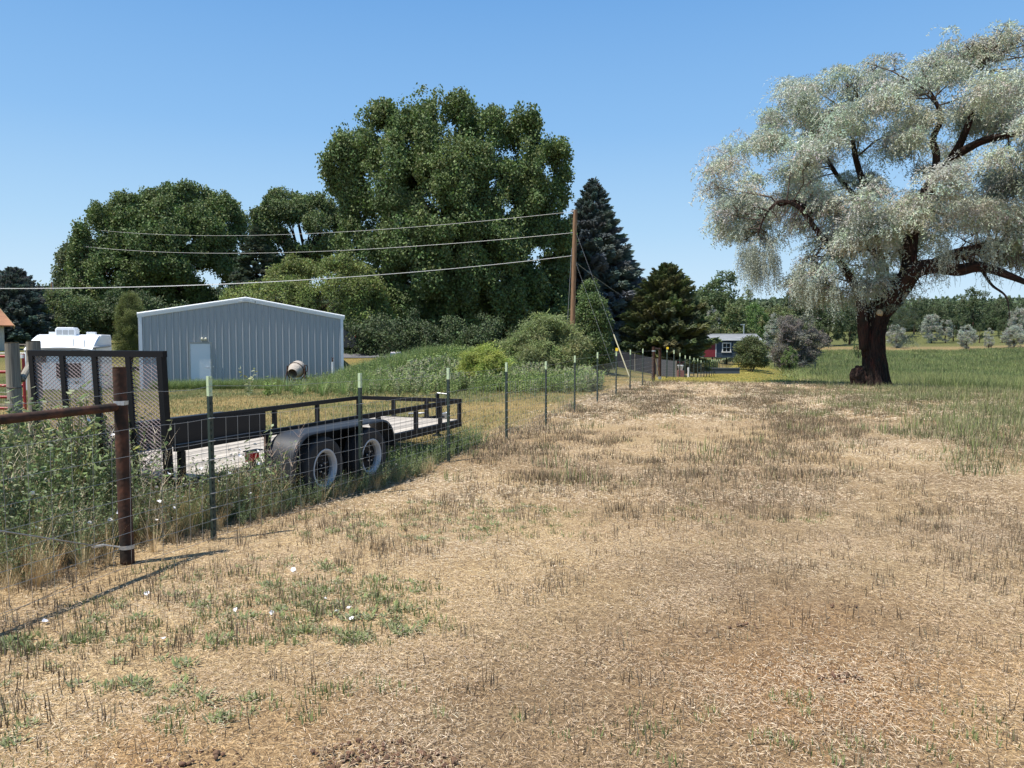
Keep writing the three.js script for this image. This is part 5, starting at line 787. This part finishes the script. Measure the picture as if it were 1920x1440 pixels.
{ // camper
  const ax = V(-0.32, 0, -0.947).normalize(), t = thing('camper_trailer', 'white travel trailer with sloping front cap and roof air conditioner', 'camper', [-18.75, -1.05, -31.2], Math.atan2(-ax.x, -ax.z));
  const W = 2.36, cream = std([0.78, 0.78, 0.77], 0.35), capM = std([0.86, 0.87, 0.87], 0.3);
  const prof = [[0, 0.45], [0, 1.9], [0.04, 2.28], [0.16, 2.40], [1.9, 2.9], [2.2, 2.96], [4.3, 2.96], [4.4, 2.85], [4.4, 0.45]];
  const sh = new THREE.Shape(prof.map(([z, y]) => new THREE.Vector2(z, y)));
  part('body', new THREE.ExtrudeGeometry(sh, { depth: W, bevelEnabled: true, bevelSize: 0.05, bevelThickness: 0.06, bevelSegments: 4 }).rotateY(Math.PI / 2).translate(-W / 2, 0, 0), cream, t);
  // the front cap bulges a little: a curved lip across the face
  const lip = []; for (let i = 0; i <= 16; i++) { const q = i / 16 * 2 - 1; lip.push(V(q * (W / 2 + 0.05), 2.3 + 0.1 * (1 - q * q), 0.075 - 0.02 * q * q)); }
  part('cap_seam', tube(lip, lip.map(() => 0.02), 6), std([0.2, 0.2, 0.2], 0.6), t);
  part('front_cap', (() => { const p = [], ix = [], nx = 16, ny = 8; for (let j = 0; j <= ny; j++) for (let i = 0; i <= nx; i++) { const q = i / nx * 2 - 1, s = j / ny, z = -s * 1.95, y = 2.36 + 0.1 * (1 - q * q) * (1 - s) + s * 0.62 + 0.05 * Math.sin(s * 3.14); p.push(q * (W / 2 + 0.065 - 0.05 * s), y, z + 0.07); if (i && j) { const o = j * (nx + 1) + i; ix.push(o - nx - 2, o - nx - 1, o - 1, o - nx - 1, o, o - 1); } } const g = new THREE.BufferGeometry(); g.setAttribute('position', new THREE.Float32BufferAttribute(p, 3)); g.setIndex(ix); g.computeVertexNormals(); return g; })(), capM, t);
  const ac = part('air_conditioner', (() => { const s = new THREE.Shape([[-0.36, 0], [-0.36, 0.24], [-0.3, 0.31], [0.3, 0.31], [0.36, 0.24], [0.36, 0]].map((v) => new THREE.Vector2(...v))); return new THREE.ExtrudeGeometry(s, { depth: 0.75, bevelEnabled: true, bevelSize: 0.03, bevelThickness: 0.03 }).translate(-0.1, 2.98, -2.5); })(), capM, t);
  for (let k = 0; k < 3; k++) part('grille', box(0.2, 0.2, 0.02, -0.33 + k * 0.23, 3.1, -1.725), std([0.45, 0.46, 0.46], 0.7), ac);
  part('roof_vent', box(0.35, 0.12, 0.35, 0.75, 3.07, -2.6), capM, t); part('roof_vent', box(0.4, 0.12, 0.4, -0.75, 3.07, -2.9), capM, t);
  for (const [x, y] of [[0.55, 2.5], [0.95, 2.46]]) part('antenna', rod(V(x, y, 0), V(x, y + 0.3, 0), 0.02, 6), capM, t);
  for (const x of [-0.28, -0.02, 0.28]) tag(part('marker_light', box(0.14, 0.04, 0.02, x, 2.18, 0.065), M.redLens, t), 'red clearance light');
  part('side_window', box(0.02, 0.5, 0.9, W / 2 + 0.065, 1.8, -1.3), M.glass, t); part('awning', [rod(V(W / 2 + 0.12, 2.45, -0.2), V(W / 2 + 0.12, 2.5, -3.8), 0.05, 8), bar(V(W / 2 + 0.12, 2.4, -0.25), V(W / 2 + 0.1, 1.2, -0.3), 0.04, 0.04)], std([0.35, 0.36, 0.37], 0.5), t);
  part('front_window', box(0.5, 0.35, 0.02, -0.7, 2.02, 0.062), M.glass, t); part('front_window', box(0.9, 0.6, 0.02, 0.35, 1.5, 0.062), M.glass, t);
  const tyre = new THREE.TorusGeometry(0.27, 0.1, 10, 24).rotateY(Math.PI / 2); for (const z of [-2.4, -3.2]) { part('wheel', tyre.clone().translate(W / 2 - 0.06, 0.36, z), M.rubber, t); part('wheel', tyre.clone().translate(-W / 2 + 0.06, 0.36, z), M.rubber, t); }
  part('hitch', [bar(V(-0.6, 0.45, 0), V(0, 0.45, 1.3), 0.08, 0.1), bar(V(0.6, 0.45, 0), V(0, 0.45, 1.3), 0.08, 0.1), rod(V(0, 0, 1.1), V(0, 0.8, 1.1), 0.04)], M.black, t);
}
{ // house at the left edge
  const t = thing('tan_house', 'tan sided house with orange brown roof at the left picture edge', 'house', [-37.0, 0.45, -53], 0.98);
  const w = 9, dp = 6, wh = 2.35, side = std([0.52, 0.48, 0.40], 0.8), roofM = std([0.46, 0.22, 0.12], 0.9, { map: dirtMap }), pitch = 1.75;
  // local: gable end faces +x, ridge along x
  const gs = new THREE.Shape([[-dp / 2, 0], [dp / 2, 0], [dp / 2, wh], [0, wh + pitch], [-dp / 2, wh]].map((v) => new THREE.Vector2(...v)));
  part('walls', new THREE.ExtrudeGeometry(gs, { depth: w, bevelEnabled: false }).rotateY(Math.PI / 2).translate(-w, 0, 0), side, t);
  for (let k = 0; k < 15; k++) part('siding_course', box(0.02, 0.012, dp + 0.01, 0.006, 0.15 * k + 0.1, 0), std([0.40, 0.37, 0.31], 0.8), t);
  const sl = Math.atan2(pitch, dp / 2), rl = Math.hypot(pitch, dp / 2) + 0.55;
  for (const s of [-1, 1]) { const r = part('roof', box(w + 0.9, 0.1, rl, 0, 0, 0), roofM, t); r.position.set(-w / 2 + 0.02, wh + pitch / 2 - 0.02 + 0.06, s * (dp / 4 + 0.12)); r.rotation.x = s * sl; const f = part('fascia', box(0.05, 0.2, rl, 0, 0, 0), std([0.34, 0.26, 0.13], 0.8), t); f.position.set(0.5, wh + pitch / 2 - 0.06, s * (dp / 4 + 0.12)); f.rotation.x = s * sl; }
  for (const z of [-1.4, 0.2, 1.7]) { const win = part('window', box(0.04, 0.95, 0.42, 0.02, 1.3, z), M.white, t); part('pane', box(0.02, 0.82, 0.3, 0.036, 1.3, z), M.glass, win); }
  part('porch_deck', box(2.2, 0.16, dp, 1.4, -0.1, 0), std([0.26, 0.23, 0.2], 0.9), t);
  for (let k = 0; k < 6; k++) part('porch_rail_post', box(0.08, 1.0, 0.08, 2.4, 0.45, -dp / 2 + k * 1.15), std([0.22, 0.2, 0.18], 0.9), t);
  part('porch_rail', box(0.06, 0.08, dp, 2.4, 0.98, 0), std([0.25, 0.22, 0.2], 0.9), t);
}
{
  const p = thing('service_pole', 'thin dark brown pole behind the camper roof', 'pole', P(-37.6, 62).toArray()); part('pole_shaft', tube([V(-0.2, 0, 0), V(0, 2.5, 0), V(0, 5.1, 0)], [0.13, 0.12, 0.1], 10), M.pole, p); part('conduit', rod(V(0.16, 2.6, 0.1), V(0.1, 5.0, 0.1), 0.03), M.galv, p);
  const rf = thing('rail_fence', 'weathered wooden rail fence across the lawn behind the camper', 'fence'); for (let k = 0; k < 9; k++) { const x = -56 + k * 3.4, d = 84; part('post', box(0.14, 1.2, 0.14, 0, 0.6, 0), M.greyPost, rf).position.copy(P(x, d)); if (k) for (const y of [0.5, 1.05]) part('rail', bar(P(x - 3.4, d, y), P(x, d, y), 0.05, 0.12), M.plank, rf); }
  const cf = thing('chain_fence', 'low pipe topped fence in front of the tan house', 'fence'); for (let k = 0; k < 5; k++) { const x = -30 + k * 2.6, d = 41; part('post', rod(P(x, d), P(x, d, 1.2), 0.03, 8), M.galv, cf); if (k) part('top_rail', rod(P(x - 2.6, d, 1.18), P(x, d, 1.18), 0.022, 8), M.galv, cf); }
  const sk = new THREE.MeshStandardMaterial({ color: rgb(0.12, 0.12, 0.125), roughness: 0.95, side: THREE.DoubleSide });
  const g = new THREE.BufferGeometry(), pos = [], ix = []; for (let j = 0; j <= 12; j++) for (let i = 0; i <= 20; i++) { const x = -16 + i * 0.9, d = 44.5 + j * 0.45; pos.push(x, ground(x, d) + 0.03, -d); if (i && j) { const o = j * 21 + i; ix.push(o - 22, o - 21, o - 1, o - 21, o, o - 1); } } g.setAttribute('position', new THREE.Float32BufferAttribute(pos, 3)); g.setIndex(ix); g.computeVertexNormals();
  tag(part('driveway', g, sk, scene), 'grey asphalt driveway behind the shed', 'driveway', null, 'structure');
  // parked car in the shade right of the shed
  const c = thing('parked_car', 'dark car parked in tree shade right of the shed', 'car', P(-10.9, 46.5, 0.03).toArray(), 0.25), paint = new THREE.MeshPhysicalMaterial({ color: rgb(0.02, 0.022, 0.025), roughness: 0.4, clearcoat: 0.8, clearcoatRoughness: 0.1, side: THREE.DoubleSide });
  const cs = new THREE.Shape([[-2.3, 0.35], [-2.32, 0.8], [-2.2, 1.0], [-1.9, 1.62], [-1.6, 1.7], [0.2, 1.68], [0.95, 1.08], [2.1, 0.95], [2.28, 0.75], [2.25, 0.35]].map((v) => new THREE.Vector2(...v)));
  part('body', new THREE.ExtrudeGeometry(cs, { depth: 1.66, bevelEnabled: true, bevelSize: 0.07, bevelThickness: 0.08, bevelSegments: 4 }).translate(0, 0, -0.83), paint, c);
  for (const [x, l] of [[-1.25, 0.9], [-0.3, 0.8]]) part('window', box(l, 0.42, 0.02, x, 1.34, 0.915), M.glass, c);
  for (const x of [-1.45, 1.4]) for (const z of [0.8, -0.8]) { const w = part('wheel', new THREE.TorusGeometry(0.24, 0.1, 10, 22).translate(x, 0.34, z), M.rubber, c); part('hub', new THREE.CylinderGeometry(0.2, 0.2, 0.06, 16).rotateX(Math.PI / 2).translate(x, 0.34, z * 1.04), M.rim, w); }
  tag(part('tail_light', box(0.08, 0.3, 0.14, 1.2, 1.1, 0.9), M.redLens, c), 'red lamp');
  const b = thing('blue_barrel', 'blue barrel with a pale lid above the weeds', 'barrel', P(-6.15, 40).toArray()); part('drum', new THREE.LatheGeometry([[0, 0], [0.28, 0], [0.3, 0.05], [0.3, 0.3], [0.315, 0.32], [0.3, 0.34], [0.3, 0.6], [0.315, 0.62], [0.3, 0.64], [0.29, 0.9]].map((v) => new THREE.Vector2(...v)), 24).translate(0, 0.45, 0), std([0.03, 0.10, 0.28], 0.5), b); part('lid', new THREE.CylinderGeometry(0.27, 0.29, 0.07, 24).translate(0, 1.37, 0), std([0.72, 0.65, 0.74], 0.5), b); part('stand', box(0.6, 0.42, 0.6, 0, 0.21, 0), M.greyPost, b);
}
{ // little blue shed with red door, beyond the spruce
  const s = thing('blue_shed', 'small dark blue shed with red door and white framed window', 'shed', [21.4, -0.15, -84.5], -0.02), blue = std([0.045, 0.075, 0.115], 0.7);
  part('walls', box(6.2, 2.0, 3.2, 3.1, 1.0, -1.6), blue, s);
  for (let k = 0; k < 9; k++) part('siding_course', box(6.22, 0.015, 0.02, 3.1, 0.2 + k * 0.2, 0.006), std([0.03, 0.05, 0.08], 0.7), s);
  const rf = part('roof', box(6.7, 0.1, 2.3, 3.1, 2.32, -0.85), std([0.28, 0.29, 0.31], 0.8, { map: dirtMap }), s); rf.rotation.x = 0; rf.geometry.translate(-3.1, -2.32, 0.85); rf.position.set(3.1, 2.32, -0.85); rf.rotation.x = 0.28;
  part('roof_back', (() => { const g = box(6.7, 0.1, 2.0, 0, 0, 0); g.rotateX(-0.28); return g.translate(3.1, 2.36, -2.6); })(), rf.material, s);
  part('fascia', box(6.7, 0.14, 0.05, 3.1, 1.98, 0.28), M.white, s);
  const d = part('door', box(1.25, 1.75, 0.06, 0.75, 0.95, 0.03), std([0.2, 0.02, 0.03], 0.6), s); part('door_trim', [box(0.08, 1.8, 0.07, 1.42, 0.95, 0.032), box(1.4, 0.08, 0.07, 0.72, 1.88, 0.032)], M.white, d);
  const w = part('window', [box(1.0, 0.1, 0.08, 2.6, 1.62, 0.04), box(1.1, 0.1, 0.08, 2.6, 0.62, 0.04), box(0.1, 0.9, 0.08, 2.15, 1.12, 0.04), box(0.1, 0.9, 0.08, 3.05, 1.12, 0.04)], M.white, s);
  for (const [x, y] of [[2.39, 1.34], [2.81, 1.34], [2.39, 0.9], [2.81, 0.9]]) part('pane', box(0.37, 0.4, 0.02, x, y, 0.012), M.glass, w); part('muntin', [box(0.05, 0.88, 0.05, 2.6, 1.12, 0.03), box(0.82, 0.05, 0.045, 2.6, 1.12, 0.03)], M.white, w);
  const st = thing('stove_pipe', 'thin pale vent pipe above the blue shed roof', 'pipe', [27, 1.2, -88]); part('pipe_shaft', rod(V(0, 0, 0), V(0, 2.4, 0), 0.06, 8), M.galv, st); part('pipe_cap', box(0.5, 0.08, 0.1, -0.15, 2.4, 0), M.galv, st);
  broadTree({ name: 'rose_bush', label: 'low rose bush with red blooms in front of the blue shed', category: 'shrub', local: true, seed: 61, x: 20.3, d: 82, outline: [[-1.6, 0], [-1.6, 0.7], [-0.8, 1.1], [0.3, 0.95], [1.2, 1.0], [1.9, 0.6], [1.9, 0]], depth: 0.7, lobes: 30, r: [0.2, 0.4], n: 1200, scale: 0.5, cluster: CL.mid, mat: LM.matte, color: [0.10, 0.15, 0.04], color2: [0.14, 0.18, 0.05] });
  // garden screen fence and bits behind the fence corner
  const sf = thing('screen_fence', 'dark screened garden fence behind the pipe corner brace', 'fence'), mesh = std([0.035, 0.035, 0.04], 0.9), grey = std([0.07, 0.075, 0.085], 0.9);
  const q = [[5.4, 51.5], [6.9, 51.5], [8.4, 51.5], [9.9, 51.4], [10.9, 50]]; q.forEach(([x, d], i) => { part('post', rod(P(x, d), P(x, d, 1.25), 0.04, 8), M.greyPost, sf); if (i) part('screen_panel', bar(P(...q[i - 1], 0.66), P(x, d, 0.66), 0.02, 1.1), i === 4 ? grey : mesh, sf); });
  const bk = thing('white_planter', 'white flower pot on a brick stand behind the far fence', 'planter', P(11.4, 51).toArray()); part('pot', new THREE.LatheGeometry([[0.001, 0], [0.14, 0], [0.2, 0.32], [0.21, 0.32], [0.21, 0.36], [0.17, 0.36]].map((v) => new THREE.Vector2(...v)), 18).translate(0, 0.62, 0), M.white, bk); part('stand', box(0.42, 0.62, 0.42, 0, 0.31, 0), std([0.22, 0.10, 0.09], 0.9), bk); part('blooms', (() => { const g = CL.mid.clone(); g.scale(0.5, 0.4, 0.5); return g.translate(0, 1.1, 0); })(), std([0.22, 0.03, 0.05], 0.9), bk);
  const wp = thing('white_post', 'short white post beside the flower pot', 'post', P(11.95, 51).toArray()); part('post_shaft', rod(V(0, 0, 0), V(0, 0.85, 0), 0.07, 10), M.white, wp); part('post_base', box(0.2, 0.06, 0.2, 0, 0.05, 0), M.black, wp);
  const gb = thing('garden_bed', 'long low dark raised bed behind the close row of posts', 'planter', P(15.5, 66).toArray(), 0.05); part('bed_wall', box(9, 0.45, 0.15, 0, 0.22, 0), std([0.07, 0.09, 0.11], 0.8), gb); part('bed_cap', box(9.1, 0.06, 0.25, 0, 0.48, 0), std([0.12, 0.14, 0.16], 0.8), gb);
}

// ---------------------------------------------------------------- weeds
function leafyWeed(seed, h, stems, per, ll, lw, pal, stemCol, splay = 0.5) {
  const R = rng(seed), T = new Tris();
  for (let s = 0; s < stems; s++) {
    const a = R() * 6.283, d = V(Math.cos(a) * splay * R(), 1, Math.sin(a) * splay * R()).normalize(), L = h * (0.55 + R() * 0.5); let p = V((R() - 0.5) * 0.12, 0, (R() - 0.5) * 0.12); const p0 = p.clone(), n = 4; let prev = p.clone();
    for (let i = 1; i <= per; i++) {
      d.x += (R() - 0.5) * 0.22; d.z += (R() - 0.5) * 0.22; d.y -= 0.012; d.normalize(); p = p.clone().addScaledVector(d, L / per);
      if (i % 3 === 0) { const s1 = V(0.003, 0, 0), s2 = V(0, 0, 0.003); T.quad(prev.clone().sub(s1), prev.clone().add(s1), p.clone().add(s1), p.clone().sub(s1), stemCol); T.quad(prev.clone().sub(s2), prev.clone().add(s2), p.clone().add(s2), p.clone().sub(s2), stemCol); prev = p.clone(); }
      if (i > per * 0.12) { const o = sph(R); o.y = o.y * 0.5 + 0.25; o.normalize(); leaf(T, p, o, V().crossVectors(o, sph(R)).normalize(), ll * (0.6 + R() * 0.7), lw * (0.6 + R() * 0.7), jitter(pal[Math.floor(R() * pal.length)], R, 0.2)); }
    }
  }
  return T.build();
}
function grassClump(seed, n, r, h, w, pal, bend = 0.7) { const R = rng(seed), T = new Tris(); for (let i = 0; i < n; i++) { const a = R() * 6.283, q = Math.sqrt(R()) * r, l = V(Math.cos(a) * (0.1 + R() * 0.5), 1, Math.sin(a) * (0.1 + R() * 0.5)).normalize(); blade(T, V(Math.cos(a) * q, 0, Math.sin(a) * q), l, h * (0.45 + R() * 0.7), w, R() * bend, jitter(pal[Math.floor(R() * pal.length)], R, 0.2), 4); } return T.build(); }
function dryStalk(seed, h, n, col) { const R = rng(seed), T = new Tris(); for (let i = 0; i < n; i++) { const a = R() * 6.283, d = V(Math.cos(a) * 0.25, 1, Math.sin(a) * 0.25).normalize(), L = h * (0.6 + R() * 0.5), b = V((R() - 0.5) * 0.1, 0, (R() - 0.5) * 0.1); blade(T, b, d, L, 0.008, R() * 0.25, jitter(col, R, 0.2), 4); for (let k = 0; k < 26; k++) { const q = b.clone().addScaledVector(d, L * (0.45 + R() * 0.55)), o = sph(R); o.y = Math.abs(o.y) * 0.7 + 0.2; o.normalize(); blade(T, q, o, 0.06 + R() * 0.12, 0.004, 0.2, jitter(col, R, 0.25), 2); } } return T.build(); }
const weedPal = [[0.165, 0.23, 0.075], [0.205, 0.27, 0.10], [0.135, 0.195, 0.058], [0.29, 0.33, 0.18]], yelPal = [[0.28, 0.30, 0.08], [0.22, 0.26, 0.08]], hayPal = [[0.58, 0.45, 0.24], [0.48, 0.36, 0.19], [0.66, 0.54, 0.33], [0.38, 0.30, 0.16]], pinkHay = [[0.62, 0.42, 0.22], [0.55, 0.36, 0.19], [0.48, 0.38, 0.2]];
{
  const R = rng(2024), A = [], A2 = [], B = [], C = [], D = [], E = [], F = [], G = [], S = [], fl = [];
  const inTrailer = (x, d) => { const dx = x + 2.96, dd = d - 6.66, f = 0.371 * dx + 0.928 * dd, v = -0.928 * dx + 0.371 * dd; return f > -0.05 && f < 5.85 && v > -0.02 && v < 1.95 ? 2 : f > 1.1 && f < 3.2 && v > -0.5 && v < 0.05 ? 1 : 0; };
  for (let i = 0; i < 5200; i++) {
    const d = lerp(3.3, 11.8, R()), u = -(R() ** 1.15) * 6.0 + 0.12, x = fenceX(d) + u, it = inTrailer(x, d); if (it || x < -d * 0.78 - 0.6 || u > -lerp(0.5, 0.12, smooth(5.5, 9, d)) * (0.7 + 0.6 * R())) continue;
    // lower toward the trailer's nose; the mass is tallest left of the ramp
    const dx = x + 2.96, dd = d - 6.66, v = -0.928 * dx + 0.371 * dd, f = 0.371 * dx + 0.928 * dd, side = f > -0.3 && v < 0; const far = f > -0.3 && v > 1.9;
    let hgt = side ? lerp(0.72, 0.2, smooth(0, 2.0, f)) : far ? 0.45 : lerp(0.45, 1.0, smooth(-0.1, -1.6, u)) * lerp(0.75, 1, smooth(4.2, 6, d));
    if (side && f > 4.9) continue; if (far && R() < 0.5) continue;
    hgt *= 0.75 + 0.5 * R() + 0.4 * n2(x * 0.9, d * 0.9, 80);
    const dryZone = smooth(0.15, -0.25, n2(x * 0.7, d * 0.7, 82)) * smooth(-1.4, -0.1, u) + smooth(5.2, 4.2, d) * 0.3, q = R();
    const s = [x, ground(x, d), -d, R() * 6.283, hgt, (R() - 0.5) * 0.25, (R() - 0.5) * 0.25, jitter([1, 1, 1], R, 0.15)];
    if (q < dryZone * 0.85) (R() < 0.4 ? D : B).push([...s.slice(0, 4), hgt * 1.1, ...s.slice(5)]);
    else if (q < 0.14) B.push(s); else if (q < 0.2) S.push(s); else if (q < 0.26) A2.push(s); else if (q < 0.36) C.push(s); else A.push(s);
    if (R() < 0.11) fl.push([x + (R() - 0.5) * 0.1, ground(x, d) + hgt * (0.35 + R() * 0.6), -d + 0.05, R() * 6.28, 1.0 + R() * 0.6, R() * 1.2, (R() - 0.5)]);
  }
  for (let i = 0; i < 130; i++) { const f = lerp(-0.5, 1.15, R()), v = -0.33 + R() * 0.3, x = -2.96 + 0.371 * f - 0.928 * v, d = 6.66 + 0.928 * f + 0.371 * v, q = R(); (q < 0.45 ? A : q < 0.55 ? C : q < 0.8 ? B : S).push([x, ground(x, d), -d, R() * 6.28, 0.3 + R() * 0.38, (R() - 0.5) * 0.25, (R() - 0.5) * 0.25, jitter([1, 1, 1], R, 0.15)]); if (R() < 0.35) fl.push([x, ground(x, d) + 0.15 + R() * 0.5, -d + 0.06, R() * 6.28, 1.1, R(), R() - 0.5]); }
  for (let i = 0; i < 260; i++) { const f = lerp(0.2, 3.9, R()), v = -0.40 - R() * 0.12, x = -2.96 + 0.371 * f - 0.928 * v, d = 6.66 + 0.928 * f + 0.371 * v; (R() < 0.75 ? A : B).push([x, ground(x, d), -d, R() * 6.28, 0.13 + R() * 0.22, 0, 0, jitter([1, 1, 1], R, 0.15)]); }
  for (let i = 0; i < 260; i++) { const d = lerp(9.6, 12.6, R()), x = fenceX(d) - 0.05 - R() * 0.55; A.push([x, ground(x, d), -d, R() * 6.28, 0.22 + R() * 0.2, 0, 0, [1.05, 1.1, 0.9]]); }
  // dry fringe at the foot of the fence
  for (let i = 0; i < 150; i++) { const d = lerp(3.2, 9.5, R()), x = fenceX(d) - 0.2 - R() * 0.6; B.push([x, ground(x, d), -d, R() * 6.28, 0.16 + R() * 0.3, 0, 0, [1, 0.95, 0.9]]); }
  tag(scatter('leafy_weeds', leafyWeed(91, 1.0, 6, 20, 0.055, 0.026, weedPal, [0.2, 0.22, 0.12]), grassMat, A), 'tangle of grey green leafy weeds around the trailer ramp', 'weeds');
  tag(scatter('leafy_weeds', leafyWeed(92, 0.9, 5, 18, 0.06, 0.022, yelPal, [0.26, 0.26, 0.1]), grassMat, A2), 'yellow green weeds behind the rusty pipe post', 'weeds');
  tag(scatter('dry_grass', grassClump(93, 46, 0.07, 0.85, 0.006, hayPal), strawMat, B), 'dry straw grass along the foot of the fence', 'grass');
  tag(scatter('green_weed_grass', grassClump(94, 40, 0.06, 0.9, 0.008, weedPal), grassMat, C), 'green grass blades among the weeds', 'grass');
  tag(scatter('dry_grass', grassClump(95, 60, 0.12, 0.6, 0.006, pinkHay, 1.2), strawMat, D), 'reddish dry grass low in the weeds', 'grass');
  tag(scatter('dry_stalks', dryStalk(96, 1.0, 4, [0.52, 0.44, 0.31]), strawMat, S), 'bleached dry stalks standing in the weeds', 'stalks');
  const fg = (() => { const p = [0, 0, 0], ix = []; for (let i = 0; i < 15; i++) { const a = i / 15 * 6.2832, r = 0.0155 * (1 + 0.16 * Math.cos(a * 5) + 0.08 * Math.sin(a * 3)); p.push(Math.cos(a) * r * 0.45, 0.007, Math.sin(a) * r * 0.45, Math.cos(a) * r, 0.0105 + 0.003 * Math.sin(a * 2), Math.sin(a) * r); } for (let i = 0; i < 15; i++) { const a = 1 + i * 2, b = 1 + ((i + 1) % 15) * 2; ix.push(0, a, b, a, a + 1, b, a + 1, b + 1, b); } const g = new THREE.BufferGeometry(); g.setAttribute('position', new THREE.Float32BufferAttribute(p, 3)); g.setIndex(ix); g.computeVertexNormals(); return g; })(), petal = std([0.80, 0.78, 0.78], 0.8);
  tag(scatter('bindweed_flowers', fg, petal, fl), 'small white bindweed flowers dotted through the weeds', 'flowers');
  for (const [x, d] of [[-1.69, 4.53], [-1.46, 4.49], [-1.06, 4.49], [-1.0, 4.56], [-0.95, 4.39], [-1.93, 4.08], [-0.245, 3.85], [-2.37, 4.81], [-1.57, 5.33], [-2.75, 4.35], [-1.2, 4.75]]) { const m = part('bindweed_flower', fg, petal, scene); m.position.copy(P(x, d, 0.012)); m.rotation.set(0.3 + 0.5 * Math.sin(x * 7), x * 9, 0.4 * Math.cos(d * 5)); m.scale.setScalar(0.85 + 0.35 * Math.abs(Math.sin(x * 13))); tag(m, 'single small white bindweed flower on the dry lot', 'flower', 'bindweed flowers on the dry lot'); }
  // weeds on the spoil heap and along the back
  const W1 = [], W2 = [], W3 = [], W4 = [];
  for (let i = 0; i < 10500; i++) {
    const x = lerp(-9, 3.2, R()), d = lerp(22, 38, R()), u = x - fenceX(d); if (u > -0.9) continue;
    const heap = Math.exp(-(((x + 3.2) / 4.6) ** 2) - (((d - 32) / 5.5) ** 2)), band = smooth(-6.5, -3.4, x) * smooth(23.5, 25.5, d + x * 0.1), k = Math.max(heap, band * 0.6 * smooth(29, 25, d), smooth(-5, -2, u) * smooth(24, 28, d) * 0.7);
    if (R() > k * 1.15) continue; if (x < -7.0 && R() < 0.8) continue;
    const s = [x, ground(x, d), -d, R() * 6.28, (0.5 + R() * 0.45) * (0.6 + 0.4 * k), (R() - 0.5) * 0.2, (R() - 0.5) * 0.2, jitter([1, 1, 1], R, 0.14)], z = n2(x * 0.35, d * 0.35, 88);
    (x < -4.2 + z * 3 ? (R() < 0.6 ? W2 : W3) : z > 0.02 || R() < 0.35 ? W3 : W1).push(s);
  }
  for (let i = 0; i < 1500; i++) { const q = R(), x = lerp(-15.6, -7.6, q), d = 34.2 + (x + 16.9) * 0.43 - 0.5 - R() * (x > -11 ? 4 : 1.9); if (x > -10.9 && x < -10.0 && R() < 0.8) continue; const tall = x < -10.8; W4.push([x, ground(x, d), -d, R() * 6.28, (tall ? 0.5 : 0.26) * (0.6 + R() * 0.6), 0, 0, jitter([1, 1, 1], R, 0.15)]); }
  tag(scatter('tall_weeds', leafyWeed(97, 1.0, 4, 16, 0.15, 0.07, [[0.19, 0.25, 0.09], [0.25, 0.29, 0.13], [0.16, 0.22, 0.07], [0.32, 0.30, 0.18]], [0.24, 0.24, 0.14], 0.35), grassMat, W1), 'broad leaved pale weeds on the heap beyond the trailer', 'weeds');
  tag(scatter('tall_weeds', grassClump(98, 46, 0.18, 1.05, 0.03, [[0.17, 0.25, 0.065], [0.22, 0.29, 0.09], [0.15, 0.22, 0.06], [0.3, 0.31, 0.15]]), grassMat, W2), 'feathery green weeds on the heap beside the shed', 'weeds');
  tag(scatter('tall_weeds', leafyWeed(99, 0.9, 6, 16, 0.12, 0.05, [[0.20, 0.28, 0.07], [0.16, 0.24, 0.06], [0.24, 0.29, 0.09]], [0.2, 0.24, 0.09], 0.5), grassMat, W3), 'fresh green weeds at the foot of the heap', 'weeds');
  tag(scatter('long_grass', grassClump(100, 50, 0.2, 1.0, 0.022, [[0.13, 0.20, 0.05], [0.16, 0.23, 0.06], [0.20, 0.25, 0.09]], 0.9), grassMat, W4), 'long green grass along the front wall of the shed', 'grass');
  // single plants that stand out
  const single = (name, label, geo, x, d, s, col) => { const t = thing(name, label, 'plant', P(x, d).toArray(), x * 3); const m = part('foliage', geo, grassMat, t); m.scale.setScalar(s); return t; };
  single('milkweed_plant', 'pale stemmed milkweed plant beyond the trailer rail', leafyWeed(301, 1.1, 3, 18, 0.17, 0.075, [[0.30, 0.34, 0.16], [0.36, 0.38, 0.22]], [0.35, 0.36, 0.2], 0.2), -8.2, 23.5, 0.85);
  single('milkweed_plant', 'bright green leafy plant beside the pale milkweed', leafyWeed(302, 0.9, 9, 18, 0.16, 0.07, [[0.22, 0.30, 0.07], [0.18, 0.26, 0.06]], [0.2, 0.26, 0.08], 0.9), -7.6, 23.3, 0.75);
  single('dock_plant', 'tall dry seeding dock in front of the trailer fender', dryStalk(303, 0.8, 4, [0.58, 0.42, 0.30]), -2.28, 7.45, 1.0);
  single('thistle_plant', 'upright dark leafy weed by the trailer tail light', leafyWeed(304, 0.85, 4, 20, 0.07, 0.03, weedPal, [0.22, 0.24, 0.12], 0.35), -2.42, 7.25, 1.0);
  single('dry_weed', 'tall bleached dry weed right of the rusty pipe post', dryStalk(305, 1.1, 6, [0.58, 0.50, 0.36]), -3.0, 6.15, 1.0);
  single('dry_weed', 'thin leafy weed silhouetted against the ramp corner', leafyWeed(306, 1.25, 3, 22, 0.06, 0.028, weedPal, [0.3, 0.3, 0.2], 0.15), -3.25, 6.2, 1.0);
}


renderer.render(scene, camera);
